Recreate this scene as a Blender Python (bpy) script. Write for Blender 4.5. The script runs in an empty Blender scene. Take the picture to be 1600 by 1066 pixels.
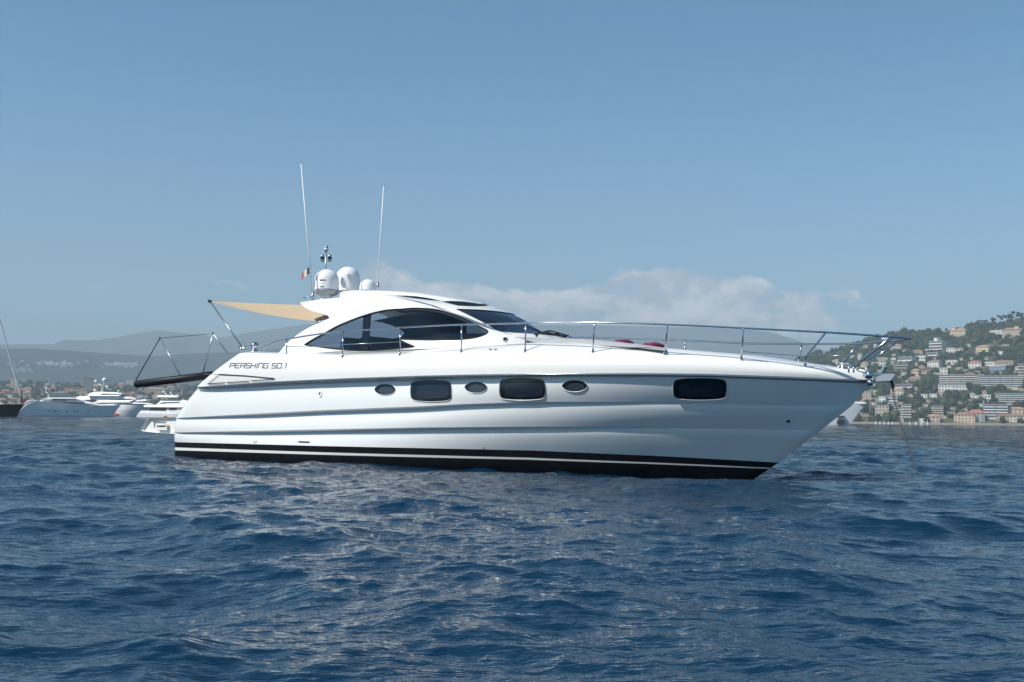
import bpy, bmesh, math, random
import numpy as np
from mathutils import Vector, Matrix, geometry
from mathutils.bvhtree import BVHTree
random.seed(7); rng = np.random.default_rng(11)
sc = bpy.context.scene
COL = sc.collection
R = math.radians

# ------------------------------------------------------------------ camera
F = 1715.0; CX, CY, CAMH = 800.0, 533.0, 0.92       # focal length in pixels of the 1600 px wide photograph
TH = math.atan((654.6-533)/F); RO = 0.0122
fw = np.array([0, math.cos(TH), math.sin(TH)]); up = np.array([0, -math.sin(TH), math.cos(TH)]); xw = np.array([1., 0, 0])
cxv = math.cos(RO)*xw + math.sin(RO)*up; cyv = -math.sin(RO)*xw + math.cos(RO)*up
CAM = np.array([0, 0, CAMH])
cam = bpy.data.cameras.new('camera'); co = bpy.data.objects.new('camera', cam); COL.objects.link(co)
cam.sensor_width = 36; cam.lens = F/1600*36; cam.clip_start = 0.1; cam.clip_end = 60000
co.matrix_world = Matrix(((cxv[0], cyv[0], -fw[0], 0), (cxv[1], cyv[1], -fw[1], 0), (cxv[2], cyv[2], -fw[2], CAMH), (0, 0, 0, 1)))
sc.camera = co

# ------------------------------------------------------------------ light and sky
SUN_AZ = (-0.88, -0.475); SUN_EL = 46.0
sc.view_settings.view_transform = 'Standard'; sc.view_settings.look = 'None'
sc.view_settings.exposure = 0.28; sc.view_settings.gamma = 1
h = math.hypot(*SUN_AZ); ce = math.cos(R(SUN_EL))
SUND = Vector((SUN_AZ[0]/h*ce, SUN_AZ[1]/h*ce, math.sin(R(SUN_EL))))
sl = bpy.data.lights.new('sun', 'SUN'); sl.energy = 5.0; sl.angle = R(0.53); sl.color = (1, 0.95, 0.865)
so = bpy.data.objects.new('sun', sl); COL.objects.link(so)
so.rotation_euler = SUND.to_track_quat('Z', 'Y').to_euler()
W = bpy.data.worlds.new('World'); sc.world = W; W.use_nodes = True
nt = W.node_tree; N = nt.nodes; L = nt.links; N.clear()
out = N.new('ShaderNodeOutputWorld'); bg = N.new('ShaderNodeBackground'); sky = N.new('ShaderNodeTexSky')
sky.sky_type = 'NISHITA'; sky.sun_disc = False; sky.sun_elevation = R(SUN_EL); sky.sun_rotation = math.atan2(SUND.x, SUND.y)
sky.air_density = 1.0; sky.dust_density = 0.25; sky.ozone_density = 1.6
bg.inputs['Strength'].default_value = 0.095
# low cumulus far away: noise on the sky direction, kept in a band above the horizon
tc = N.new('ShaderNodeTexCoord'); sep = N.new('ShaderNodeSeparateXYZ'); L.new(tc.outputs['Generated'], sep.inputs[0])
def wmath(op, a, b=None, c=None, clamp=False):
    n = N.new('ShaderNodeMath'); n.operation = op; n.use_clamp = clamp
    for i, v in enumerate((a, b, c)):
        if v is None: continue
        if isinstance(v, (int, float)): n.inputs[i].default_value = v
        else: L.new(v, n.inputs[i])
    return n.outputs[0]
def wrange(v, a, b, c=0., d=1.):
    n = N.new('ShaderNodeMapRange'); n.interpolation_type = 'SMOOTHSTEP'
    L.new(v, n.inputs[0])
    for i, q in enumerate((a, b, c, d)): n.inputs[i+1].default_value = q
    return n.outputs[0]
def cloudnoise(dz):
    mp = N.new('ShaderNodeMapping'); L.new(tc.outputs['Generated'], mp.inputs[0]); mp.inputs['Scale'].default_value = (15, 15, 27); mp.inputs['Location'].default_value = (3.1, 0, .4+dz)
    nz = N.new('ShaderNodeTexNoise'); L.new(mp.outputs[0], nz.inputs['Vector']); nz.inputs['Scale'].default_value = 1.0; nz.inputs['Detail'].default_value = 10; nz.inputs['Roughness'].default_value = .60; nz.inputs['Lacunarity'].default_value = 2.2
    return nz.outputs[0]
na, nb = cloudnoise(0.), cloudnoise(.42)
mp2 = N.new('ShaderNodeMapping'); L.new(tc.outputs['Generated'], mp2.inputs[0]); mp2.inputs['Scale'].default_value = (5.5, 5.5, 6); mp2.inputs['Location'].default_value = (1.7, 0, 0)
nz2 = N.new('ShaderNodeTexNoise'); L.new(mp2.outputs[0], nz2.inputs['Vector']); nz2.inputs['Scale'].default_value = 1.0; nz2.inputs['Detail'].default_value = 3
elv = sep.outputs['Z']
topn = wmath('ADD', wmath('MULTIPLY', nz2.outputs[0], .09), .098)        # the tops are uneven
band = wmath('MULTIPLY', wrange(elv, .035, .095), wrange(wmath('SUBTRACT', elv, topn), -.022, .012, 1., 0.))
bank = wmath('MULTIPLY', wrange(sep.outputs['X'], -.175, -.115), wrange(sep.outputs['X'], .26, .36, 1., .1))
bank = wmath('MAXIMUM', bank, wmath('MULTIPLY', wmath('MULTIPLY', wrange(sep.outputs['X'], -.42, -.36), wrange(sep.outputs['X'], -.24, -.18, 1., 0.)), .40))
dens = wmath('ADD', wmath('MULTIPLY', na, .8), wmath('MULTIPLY', nz2.outputs[0], .2))
dens = wmath('SUBTRACT', wmath('ADD', dens, wmath('MULTIPLY', wmath('MULTIPLY', band, bank), .42)), .385)
cl = wrange(dens, .395, .52)
lit = wmath('ADD', wmath('MULTIPLY', wmath('SUBTRACT', na, nb), 4.6), .40, clamp=True)  # top-lighting put into the cloud colour: paler tops, greyer undersides
hz = wmath('MULTIPLY', wrange(elv, .03, .34, 1., 0.), .30)      # thin veil of distant air
tint = N.new('ShaderNodeMix'); tint.data_type = 'RGBA'; tint.blend_type = 'MULTIPLY'; tint.inputs[0].default_value = 1; L.new(sky.outputs[0], tint.inputs[6]); tint.inputs[7].default_value = (.54, .92, 1.08, 1)
mixv = N.new('ShaderNodeMix'); mixv.data_type = 'RGBA'; L.new(hz, mixv.inputs[0]); L.new(tint.outputs[2], mixv.inputs[6]); mixv.inputs[7].default_value = (4.0, 4.5, 5.0, 1)
cm = N.new('ShaderNodeMix'); cm.data_type = 'RGBA'; L.new(wmath('MULTIPLY', cl, .72), cm.inputs[0]); L.new(mixv.outputs[2], cm.inputs[6]); cc = N.new('ShaderNodeMix'); cc.data_type = 'RGBA'; L.new(lit, cc.inputs[0]); cc.inputs[6].default_value = (4.9, 5.3, 6.1, 1); cc.inputs[7].default_value = (10.5, 9.7, 9.1, 1); L.new(cc.outputs[2], cm.inputs[7])
L.new(cm.outputs[2], bg.inputs[0]); L.new(bg.outputs[0], out.inputs[0])
sc.render.engine = 'CYCLES'
sc.cycles.max_bounces = 7; sc.cycles.transparent_max_bounces = 16; sc.cycles.volume_bounces = 0

# ------------------------------------------------------------------ helpers
def ray(px, py): return (px-CX)/F*cxv - (py-CY)/F*cyv + fw
def at(px, py, D):                                   # world point at ground distance D on the line of sight
    r = ray(px, py); return CAM + r*(D/math.hypot(r[0], r[1]))
PSI = R(34.4878); UX = np.array([math.cos(PSI), -math.sin(PSI), 0]); UY = np.array([math.sin(PSI), math.cos(PSI), 0])
ORG = np.array([-6.5946, 26.5099, 0.])
def loc(P): d = np.asarray(P)-ORG; return np.array([d@UX, d@UY, d[2]])
CL = loc(CAM)
def rloc(px, py): r = ray(px, py); return np.array([r@UX, r@UY, r[2]])
def atY(px, py, Y):                                  # yacht coordinates: X forward from the transom, Y to port, Z up
    r = rloc(px, py); t = (Y-CL[1])/r[1]; return CL + t*r
def atYf(px, py, f):
    X = 5.
    for _ in range(30): p = atY(px, py, -f(X)); X = p[0]
    return p
def tag(o, label=None, cat=None, group=None, kind=None):
    if label: o['label'] = label
    if cat: o['category'] = cat
    if group: o['group'] = group
    if kind: o['kind'] = kind
    return o
def empty(name, loc_=(0, 0, 0), rz=0):
    o = bpy.data.objects.new(name, None); COL.objects.link(o); o.location = loc_; o.rotation_euler = (0, 0, rz); return o
class MB:
    def __init__(s): s.v = []; s.f = []; s.m = []; s.smooth = []
    def add(s, vs, fs, mi=0, sm=True):
        b = len(s.v); s.v += [tuple(map(float, v)) for v in vs]
        for f in fs: s.f.append(tuple(b+i for i in f)); s.m.append(mi); s.smooth.append(sm)
    def box(s, a, b, mi=0):
        x0, y0, z0 = a; x1, y1, z1 = b
        s.add([(x0,y0,z0),(x1,y0,z0),(x1,y1,z0),(x0,y1,z0),(x0,y0,z1),(x1,y0,z1),(x1,y1,z1),(x0,y1,z1)],
              [(0,3,2,1),(4,5,6,7),(0,1,5,4),(1,2,6,5),(2,3,7,6),(3,0,4,7)], mi, False)
    def tube(s, pts, r, n=8, mi=0, cap=True):
        pts = [Vector(p) for p in pts]; rs = r if hasattr(r, '__len__') else [r]*len(pts)
        vs = []; ref = Vector((0.13, 0.2, 1)).normalized()
        for i, p in enumerate(pts):
            t = (pts[min(i+1, len(pts)-1)]-pts[max(i-1, 0)]).normalized()
            rf = ref if abs(t.dot(ref)) < .95 else Vector((1, 0, 0))
            a = t.cross(rf).normalized(); b = t.cross(a)
            for k in range(n):
                q = 2*math.pi*k/n; vs.append(p + a*(rs[i]*math.cos(q)) + b*(rs[i]*math.sin(q)))
        fs = [(i*n+k, i*n+(k+1) % n, (i+1)*n+(k+1) % n, (i+1)*n+k) for i in range(len(pts)-1) for k in range(n)]
        if cap: fs += [tuple(range(n))[::-1], tuple((len(pts)-1)*n+k for k in range(n))]
        s.add(vs, fs, mi)
    def lathe(s, c, prof, n=32, mi=0, ax=None):
        vs = []; 
        for r, z in prof:
            for k in range(n):
                q = 2*math.pi*k/n; v = Vector((r*math.cos(q), r*math.sin(q), z))
                if ax is not None: v = ax @ v
                vs.append((c[0]+v.x, c[1]+v.y, c[2]+v.z))
        fs = [(i*n+k, i*n+(k+1) % n, (i+1)*n+(k+1) % n, (i+1)*n+k) for i in range(len(prof)-1) for k in range(n)]
        s.add(vs, fs, mi)
    def grid(s, P, mi=0, close=False, sm=True):      # P[i][j] -> point
        ni, nj = len(P), len(P[0]); vs = [p for row in P for p in row]
        fs = [(i*nj+j, (i+1)*nj+j, (i+1)*nj+(j+1) % nj, i*nj+(j+1) % nj) for i in range(ni-1) for j in range(nj if close else nj-1)]
        s.add(vs, fs, mi, sm)
    def prism(s, poly, y0, y1, mi=0, sm=False):      # poly of (x, z), extruded along y
        n = len(poly); vs = [(x, y0, z) for x, z in poly]+[(x, y1, z) for x, z in poly]
        tri = geometry.tessellate_polygon([[Vector((x, z, 0)) for x, z in poly]])
        fs = [tuple(t) for t in tri]+[tuple(n+i for i in t[::-1]) for t in tri]+[(i, (i+1) % n, n+(i+1) % n, n+i) for i in range(n)]
        s.add(vs, fs, mi, sm)
    def build(s, name, mats, parent=None, fix=True, loc_=None):
        me = bpy.data.meshes.new(name); me.from_pydata(s.v, [], s.f); me.validate(); 
        if not isinstance(mats, (list, tuple)): mats = [mats]
        for m in mats: me.materials.append(m)
        if len(me.polygons) == len(s.f):
            me.polygons.foreach_set('material_index', s.m); me.polygons.foreach_set('use_smooth', s.smooth)
        if fix:
            bm = bmesh.new(); bm.from_mesh(me); bmesh.ops.recalc_face_normals(bm, faces=bm.faces); bm.to_mesh(me); bm.free()
        me.update()
        o = bpy.data.objects.new(name, me); COL.objects.link(o); o.parent = parent
        if loc_ is not None: o.location = loc_
        return o
def crv(pts, step=4.0):                              # smooth curve through the given points
    P = [np.array(p, float) for p in pts]; o = []
    for i in range(len(P)-1):
        a, b, c, d = P[max(i-1, 0)], P[i], P[i+1], P[min(i+2, len(P)-1)]
        n = max(1, int(np.linalg.norm(c-b)/step))
        for k in range(n):
            t = k/n; o.append(.5*((2*b)+(c-a)*t+(2*a-5*b+4*c-d)*t*t+(3*b-a-3*c+d)*t**3))
    o.append(P[-1]); return o
def join(*cs):
    o = []
    for c in cs:
        for p in c:
            if not o or np.linalg.norm(np.array(p)-np.array(o[-1])) > 1e-6: o.append(np.array(p, float))
    if np.linalg.norm(o[0]-o[-1]) < 1e-6: o.pop()
    return o
def inpoly(p, poly):
    x, y = p; c = False; n = len(poly); j = n-1
    for i in range(n):
        xi, yi = poly[i][0], poly[i][1]; xj, yj = poly[j][0], poly[j][1]
        if (yi > y) != (yj > y) and x < (xj-xi)*(y-yi)/(yj-yi)+xi: c = not c
        j = i
    return c
def cdt(outer, holes=(), sx=.2, sy=.2):              # triangulated region with interior points
    vs = []; es = []
    for lp in [outer]+list(holes):
        b = len(vs); vs += [Vector((p[0], p[1])) for p in lp]; es += [(b+i, b+(i+1) % len(lp)) for i in range(len(lp))]
    xs = [p[0] for p in outer]; ys = [p[1] for p in outer]
    x = min(xs)+sx*.5
    while x < max(xs):
        y = min(ys)+sy*.5
        while y < max(ys):
            if inpoly((x, y), outer) and not any(inpoly((x, y), q) for q in holes): vs.append(Vector((x, y)))
            y += sy
        x += sx
    V, _, Fc, _, _, _ = geometry.delaunay_2d_cdt(vs, es, [], 0, 1e-7)
    fs = []
    for f in Fc:
        c = sum((V[i] for i in f), Vector((0, 0)))/len(f)
        if inpoly(c, outer) and not any(inpoly(c, q) for q in holes): fs.append(tuple(f))
    return [tuple(v) for v in V], fs

# ------------------------------------------------------------------ materials
def mat(name, col, rough=.5, metal=0., coat=0., spec=.5, var=0., vscale=3., bump=0., bscale=20.):
    m = bpy.data.materials.new(name); m.use_nodes = True; n = m.node_tree.nodes; l = m.node_tree.links
    b = n['Principled BSDF']; b.inputs['Base Color'].default_value = (*col, 1); b.inputs['Roughness'].default_value = rough
    b.inputs['Metallic'].default_value = metal; b.inputs['Coat Weight'].default_value = coat; b.inputs['Coat Roughness'].default_value = .04
    b.inputs['Specular IOR Level'].default_value = spec
    if var or bump:
        t = n.new('ShaderNodeTexCoord')
    if var:
        z = n.new('ShaderNodeTexNoise'); z.inputs['Scale'].default_value = vscale; z.inputs['Detail'].default_value = 5; l.new(t.outputs['Object'], z.inputs['Vector'])
        r = n.new('ShaderNodeMapRange'); l.new(z.outputs[0], r.inputs[0]); r.inputs[1].default_value = .3; r.inputs[2].default_value = .7; r.inputs[3].default_value = 1-var; r.inputs[4].default_value = 1+var
        x = n.new('ShaderNodeMix'); x.data_type = 'RGBA'; x.blend_type = 'MULTIPLY'; x.inputs[0].default_value = 1; x.inputs[6].default_value = (*col, 1); l.new(r.outputs[0], x.inputs[7]); l.new(x.outputs[2], b.inputs['Base Color'])
    if bump:
        z = n.new('ShaderNodeTexNoise'); z.inputs['Scale'].default_value = bscale; z.inputs['Detail'].default_value = 4; l.new(t.outputs['Object'], z.inputs['Vector'])
        p = n.new('ShaderNodeBump'); p.inputs['Strength'].default_value = bump; p.inputs['Distance'].default_value = .02; l.new(z.outputs[0], p.inputs['Height']); l.new(p.outputs[0], b.inputs['Normal'])
    return m
def glassmat(name, tint, base=(.012, .015, .02), f0=.05, T=.8, ior=1.5):
    m = bpy.data.materials.new(name); m.use_nodes = True; n = m.node_tree.nodes; l = m.node_tree.links; n.clear()
    o = n.new('ShaderNodeOutputMaterial'); tr = n.new('ShaderNodeBsdfTransparent'); tr.inputs[0].default_value = (*tint, 1)
    df = n.new('ShaderNodeBsdfDiffuse'); df.inputs[0].default_value = (*base, 1)
    gl = n.new('ShaderNodeBsdfGlossy'); gl.inputs['Roughness'].default_value = .02; gl.inputs[0].default_value = (.9, .95, 1, 1)
    fr = n.new('ShaderNodeFresnel'); fr.inputs[0].default_value = ior
    a = n.new('ShaderNodeMixShader'); a.inputs[0].default_value = T; l.new(df.outputs[0], a.inputs[1]); l.new(tr.outputs[0], a.inputs[2])
    b = n.new('ShaderNodeMixShader'); l.new(fr.outputs[0], b.inputs[0]); l.new(a.outputs[0], b.inputs[1]); l.new(gl.outputs[0], b.inputs[2]); l.new(b.outputs[0], o.inputs[0])
    return m
M = dict(
 white=mat('white_gelcoat', (.76, .75, .72), .28, coat=.6, var=.012, vscale=.8, bump=.012, bscale=1.6),
 hullw=mat('white_hull_gelcoat', (.735, .75, .745), .22, coat=.8, var=.02, vscale=.7, bump=.02, bscale=1.1),
 dome=mat('radome_plastic', (.80, .80, .80), .35, var=.01),
 domegrey=mat('grey_plastic', (.30, .32, .34), .4),
 black=mat('black_boot_paint', (.006, .007, .010), .3, spec=.25, var=.15, vscale=3),
 anti=mat('black_antifouling', (.006, .007, .010), .5, spec=.2, var=.4, vscale=5),
 steel=mat('polished_steel', (.50, .52, .55), .14, metal=1.),
 brushed=mat('brushed_steel', (.42, .45, .48), .42, metal=.8),
 darksteel=mat('weathered_steel', (.33, .36, .40), .3, metal=.8),
 rubber=mat('black_rubber', (.008, .009, .013), .5, spec=.25),
 blueglass=mat('deep_blue_pane', (.012, .018, .03), .08, spec=.6),
 greylight=mat('grey_light_patch', (.035, .045, .06), .2, spec=.6),
 blackwin=mat('black_window_glass', (.006, .008, .011), .06, spec=.6),
 line=mat('charcoal_marking', (.03, .032, .04), .4),
 logo=mat('grey_lettering', (.035, .04, .05), .35),
 red=mat('red_marking', (.35, .03, .03), .5),
 dark=mat('dark_interior_lining', (.02, .022, .028), .8),
 grey=mat('grey_interior_trim', (.16, .17, .18), .7),
 cream=mat('cream_leather', (.5, .47, .4), .6),
 awn=mat('beige_awning_cloth', (.50, .385, .25), .85, var=.06, vscale=6, bump=.15, bscale=40),
 pad=mat('grey_sun_pad', (.36, .37, .38), .8, var=.08, vscale=6),
 magenta=mat('magenta_cloth', (.16, .012, .06), .85, var=.1, vscale=20),
 whip=mat('white_fibreglass', (.75, .76, .77), .35),
 green=mat('flag_green', (.05, .15, .10), .8), flagwhite=mat('flag_white', (.7, .7, .68), .8), flagred=mat('flag_red', (.5, .16, .14), .8),
)
M['glass'] = glassmat('tinted_side_glass', (.50, .57, .66), T=.86)
M['wsglass'] = glassmat('windshield_glass', (.74, .82, .88), T=.96, ior=2.3)

# ------------------------------------------------------------------ the motor yacht
yacht = empty('motor_yacht', tuple(ORG), -PSI)
tag(yacht, 'large white motor yacht with black boot stripe and arched cabin window, anchored in foreground', 'motor yacht')
def Y_(mb, name, m, parent=None, **k): return mb.build(name, m, parent or yacht, **k)
def tab(pts, f):                                    # px points on the surface y=-f(X) -> (X, z) table
    q = sorted([tuple(atYf(x, y, f)[[0, 2]]) for x, y in pts]); return np.array(q)
def ev(t, X): return float(np.interp(X, t[:, 0], t[:, 1]))
def bfun(B0, B1, X0, Xe, p):
    def f(X):
        b = B0+(B1-B0)*min(1, max(0, X/5)) ** .8
        if X > X0: b *= max(0., 1-((X-X0)/(Xe-X0))**p) if X < Xe else 0.
        return b
    return f
bS, bK1, bK2 = bfun(2.06, 2.15, 6, 15.17, 3.0), bfun(2.06, 2.12, 5.5, 14.8, 2.6), bfun(2.04, 2.09, 5, 14.36, 2.25)
bB, bW, bKl = bfun(2.0, 2.05, 4.5, 13.58, 2.0), bfun(1.99, 2.0, 4, 13.2, 1.9), bfun(1.5, 1.5, 3, 12.5, 1.7)
bD, bC = bfun(1.98, 2.03, 6, 15.08, 3.0), bfun(1.6, 1.68, 6, 14.95, 2.7)
zS = tab([(315,604.6),(429,596.7),(540,591.7),(660,587.6),(830,584),(1020,583.8),(1109,585),(1230,589),(1361,594.5)], bS)
zK1 = tab([(279,653),(397.5,646.6),(502,641),(660,634.8),(725,631.4),(840,628),(1020,628.6),(1177,632),(1309,635),(1329,635.5)], bK1)
zK2 = tab([(266,676),(397,673.4),(555,670),(660,668),(830,667),(1020,667),(1177,669.6),(1282,673)], bK2)
zB = tab([(262,690.7),(350,693),(500,697),(660,700.4),(830,704),(1020,712.3),(1120,717.5),(1217,723)], bB)
zD = tab([(371,552),(400,552.5),(448,553.4),(535,557),(625,554.5),(721,550.5),(821,549),(927,550.4),(1039,554.3),(1158,562),(1258,572),(1340,579.5),(1360,584)], bD)
zC = tab([(371,548.4),(394,548.4),(432,552.5),(535,552.5),(625,549),(721,543),(790,538.5),(838,535),(928,537),(1040,544),(1162,555),(1256,569),(1306,576),(1352,581)], bC)
st = [atY(x, y, 0) for x, y in [(1188,742.7),(1238,708.5),(1293,664),(1330,635),(1365,598)]]
STEM = np.array([(-.6, 12.3)]+[(p[2], p[0]) for p in st]+[(1.72, 15.15), (1.9, 14.98), (2.2, 14.8)])
sn = [atY(x, y, -2.03) for x, y in [(262,712),(262,690),(264,676),(268,652),(278,635),(290,618),(303,603),(316,584),(326,574),(340,565),(357.6,554.5),(371,548.4)]]
STERN = np.array([(-.6, 0.0)]+[(p[2], p[0]) for p in sn])
def stemX(z): return float(np.interp(z, STEM[:, 0], STEM[:, 1]))
def sternX(z): return float(np.interp(z, STERN[:, 0], STERN[:, 1]))
NU = 150
def line(b, zf, dz=0., inset=None, zlo=None):
    Xs = 0.; Xe = 14.
    for _ in range(20): Xs = sternX(zf(Xs)-dz*.5); Xe = stemX(zf(Xe))
    pts = []
    for i in range(NU+1):
        u = i/NU; u = u if u > .08 else .08*(u/.08)**1.5
        X = Xs+(Xe-Xs)*u; bb = b(X if X < Xe-1e-4 else 1e3) if inset is None else max(0, b(X)-inset(X)*min(1, b(X)/.4))
        if u > .999: bb = 0
        d = X-Xs; rc = .34
        if d < rc: bb -= rc*(1-math.sqrt(max(0, 1-((rc-d)/rc)**2)))*.8
        pts.append(np.array([X, -bb, zf(X)-dz]))
    return pts
ins = lambda X: float(np.interp(X, [0, .6, 3, 7, 10, 12.5, 15], [.0, .045, .10, .105, .07, .016, .004]))
hbw = lambda X: float(np.interp(X, [0, .5, 3, 7, 10, 12.5, 15], [.012, .03, .075, .095, .08, .03, .012]))
def under(b, t, k):                                 # the cove below a knuckle
    return line(b, lambda X: ev(t, X)-hbw(X)*k[0], inset=lambda X: ins(X)*k[1])
def mixl(A, B, t, bul=0.):
    return [a*(1-t)+c*t + np.array([0, -bul*math.sin(math.pi*t)*min(1, abs(a[1])/.5), 0]) for a, c in zip(A, B)]
L_k = line(bKl, lambda X: -.5); L_w = line(bW, lambda X: -.05)
L_b = line(bB, lambda X: ev(zB, X))
def mixv_(A, B, f): return [a*(1-f(a[0]))+c*f(a[0]) for a, c in zip(A, B)]
L_s1 = mixv_(L_b, L_w, lambda X: .33); L_s2 = mixv_(L_b, L_w, lambda X: float(np.interp(X, [0, 6, 12], [.51, .45, .405])))
L_k2 = line(bK2, lambda X: ev(zK2, X)); L_k1 = line(bK1, lambda X: ev(zK1, X)); L_s = line(bS, lambda X: ev(zS, X))
rows = []                                           # (points, material of the strip that starts here, sharp)
def R_(p, m, sharp=False): rows.append((p, m, sharp))
R_(L_k, 1); R_(L_w, 1); R_(L_s2, 2, True); R_(L_s1, 1, True); R_(L_b, 0, True)
U2 = under(bK2, zK2, (1.0, 1.0)); U2b = under(bK2, zK2, (.5, .95))
R_(mixl(L_b, U2, .35, .012), 0); R_(mixl(L_b, U2, .72, .014), 0); R_(U2, 0); R_(U2b, 0); R_(L_k2, 0, True)
U1 = under(bK1, zK1, (1.0, 1.0)); U1b = under(bK1, zK1, (.5, .95))
for t in (.25, .5, .75): R_(mixl(L_k2, U1, t, .022), 0)
R_(U1, 0); R_(U1b, 0); R_(L_k1, 0, True)
US = under(bS, zS, (1.15, 1.0)); USb = under(bS, zS, (.55, .95))
for t in (.2, .4, .6, .8): R_(mixl(L_k1, US, t, .024), 0)
R_(US, 0); R_(USb, 0)
hb = MB(); nr = len(rows)
# one closed hull: starboard rows, then the same to port
def strips(rws, mb, top):
    V = [p for r in rws for p in r[0]]; n = NU+1
    for side in (1, -1):
        b0 = len(mb.v); mb.v += [(p[0], p[1]*side, p[2]) for p in V]
        for i in range(len(rws)-1):
            for j in range(NU):
                a = b0+i*n+j; mb.f.append((a, a+1, a+n+1, a+n)); mb.m.append(rws[i][1]); mb.smooth.append(True)
    n2 = len(V)
    for i in range(len(rws)-1):                     # transom
        a, b = i*n, (i+1)*n; mb.f.append((a, b, b+n2, a+n2)); mb.m.append(rws[i][1]); mb.smooth.append(False)
R_(L_s, 0, True)
strips(rows, hb, True)
HV, HF = list(hb.v), list(hb.f)
hull = Y_(hb, 'hull', [M['hullw'], M['anti'], M['white']], fix=False)
def sharpen(o, rws):
    me = o.data; n = NU+1; s = set(); 
    for k, r in enumerate(rws):
        if r[2]:
            for off in (0, len(rws)*n): s.update(((off+k*n+j), (off+k*n+j+1)) for j in range(NU))
    for e in me.edges:
        a, b = sorted(e.vertices)
        if (a, b) in s: e.use_edge_sharp = True
sharpen(hull, rows)
bm = bmesh.new(); bm.from_mesh(hull.data); bmesh.ops.recalc_face_normals(bm, faces=bm.faces); bm.to_mesh(hull.data); bm.free()
# upper topsides and deck
L_d = line(bD, lambda X: ev(zD, X)); L_c = line(bC, lambda X: ev(zC, X))
L_s0 = [p+np.array([0, -.006 if abs(p[1]) > .01 else 0, .004]) for p in L_s]
rows2 = [(L_s0, 0, False)]
for t in (.15, .35, .55, .75, .9): rows2.append((mixl(L_s0, L_d, t, .05), 0, False))
rows2.append((L_d, 0, False))
for t in (.25, .5, .75): rows2.append(([p+np.array([0, 0, .012*math.sin(math.pi*t)]) for p in mixl(L_d, L_c, t)], 0, False))
rows2.append((L_c, 0, False))
for t in (.3, .6, .85, 1.): rows2.append(([np.array([p[0], p[1]*(1-t), p[2]+.03*t]) for p in L_c], 0, False))
db = MB(); strips(rows2, db, True)
DV, DF = list(db.v), list(db.f)
deck = Y_(db, 'deck_moulding', [M['white']])
BH = BVHTree.FromPolygons([Vector(v) for v in HV]+[Vector(v) for v in DV], HF+[tuple(i+len(HV) for i in f) for f in DF])
def hit(px, py, bvh=BH, Yf=-2.05):
    r = Vector(rloc(px, py)).normalized(); p, n, i, d = bvh.ray_cast(Vector(CL), r)
    if p is None: q = Vector(atY(px, py, Yf)); return q, Vector((0, -1, 0))
    if n.dot(r) > 0: n = -n
    return p, n
def patch(mb, poly, off, step=4., bvh=BH, holes=(), mi=0):
    V, Fc = cdt(poly, holes, step, step); vs = []
    for x, y in V:
        p, n = hit(x, y, bvh); vs.append(p+n*off)
    mb.add(vs, Fc, mi)
def solid(o, t, off=-1):
    m = o.modifiers.new('thickness', 'SOLIDIFY'); m.thickness = t; m.offset = off
    e = o.modifiers.new('crisp_edges', 'EDGE_SPLIT'); e.split_angle = R(40)
def patchobj(name, m, poly, off=.004, step=4., thick=.01, parent=None, bvh=BH, holes=()):
    b = MB(); patch(b, poly, off, step, bvh, holes); o = b.build(name, m, parent or yacht, fix=False)
    # faces look outwards (to starboard)
    bm = bmesh.new(); bm.from_mesh(o.data); bmesh.ops.recalc_face_normals(bm, faces=bm.faces)
    s = sum((f.normal.y*f.calc_area() for f in bm.faces)); 
    if s > 0: bmesh.ops.reverse_faces(bm, faces=bm.faces)
    bm.to_mesh(o.data); bm.free()
    if thick: solid(o, thick)
    return o
def ribbon(mb, pts, w, off, bvh=BH, mi=0):           # thin marking of width w (px) laid on the surface
    P = [np.array(p, float) for p in pts]; L1 = []; L2 = []
    for i, p in enumerate(P):
        t = P[min(i+1, len(P)-1)]-P[max(i-1, 0)]; t = t/np.linalg.norm(t); n = np.array([-t[1], t[0]])*w/2
        a, na = hit(*(p+n), bvh); b, nb_ = hit(*(p-n), bvh); L1.append(a+na*off); L2.append(b+nb_*off)
    mb.grid([L1, L2], mi, sm=False)

# rubbing strake
def along(L, k0=0, k1=NU+1, dy=0, dz=0, st=2):
    return [(p[0], p[1]+(dy if abs(p[1]) > .03 else 0), p[2]+dz) for p in L[k0:k1:st]]
mb = MB()
pts = along(L_s, 3, NU+1, -.012, -.018)
mb.tube(pts, [.006+.022*min(1, i/3) for i in range(len(pts))], 10); mb.tube([(x, -y, z) for x, y, z in pts], .026, 8)
strake = Y_(mb, 'rubbing_strake', M['darksteel'])
mb = MB(); mb.tube(along(L_s, 4, NU+1, -.034, -.008), .009, 8); Y_(mb, 'strake_insert', M['steel'], strake)
# windows in the hull
def barrel(x0, y0, x1, y1, bx=1.9, by=2.3, r=7.):
    cx_, cy_ = (x0+x1)/2, (y0+y1)/2; hw, hh = (x1-x0)/2, (y1-y0)/2; o = []
    for k in range(96):
        a = 2*math.pi*k/96; e = 10
        c, s = math.cos(a), math.sin(a); rr = (abs(c)**e+abs(s)**e)**(-1/e); u, v = c*rr, s*rr
        o.append((cx_+u*(hw-bx*v*v), cy_+v*(hh-by*u*u)))
    return o
def lens(x0, y0, x1, y1):
    cx_, cy_ = (x0+x1)/2, (y0+y1)/2; hw, hh = (x1-x0)/2, (y1-y0)/2; o = []
    for k in range(48):
        a = 2*math.pi*k/48; c, s = math.cos(a), math.sin(a); u = math.copysign(abs(c)**.9, c)
        o.append((cx_+u*hw, cy_+s*hh*(1-.12*u*u)*(1 if s > 0 else 1)))
    return o
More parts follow.
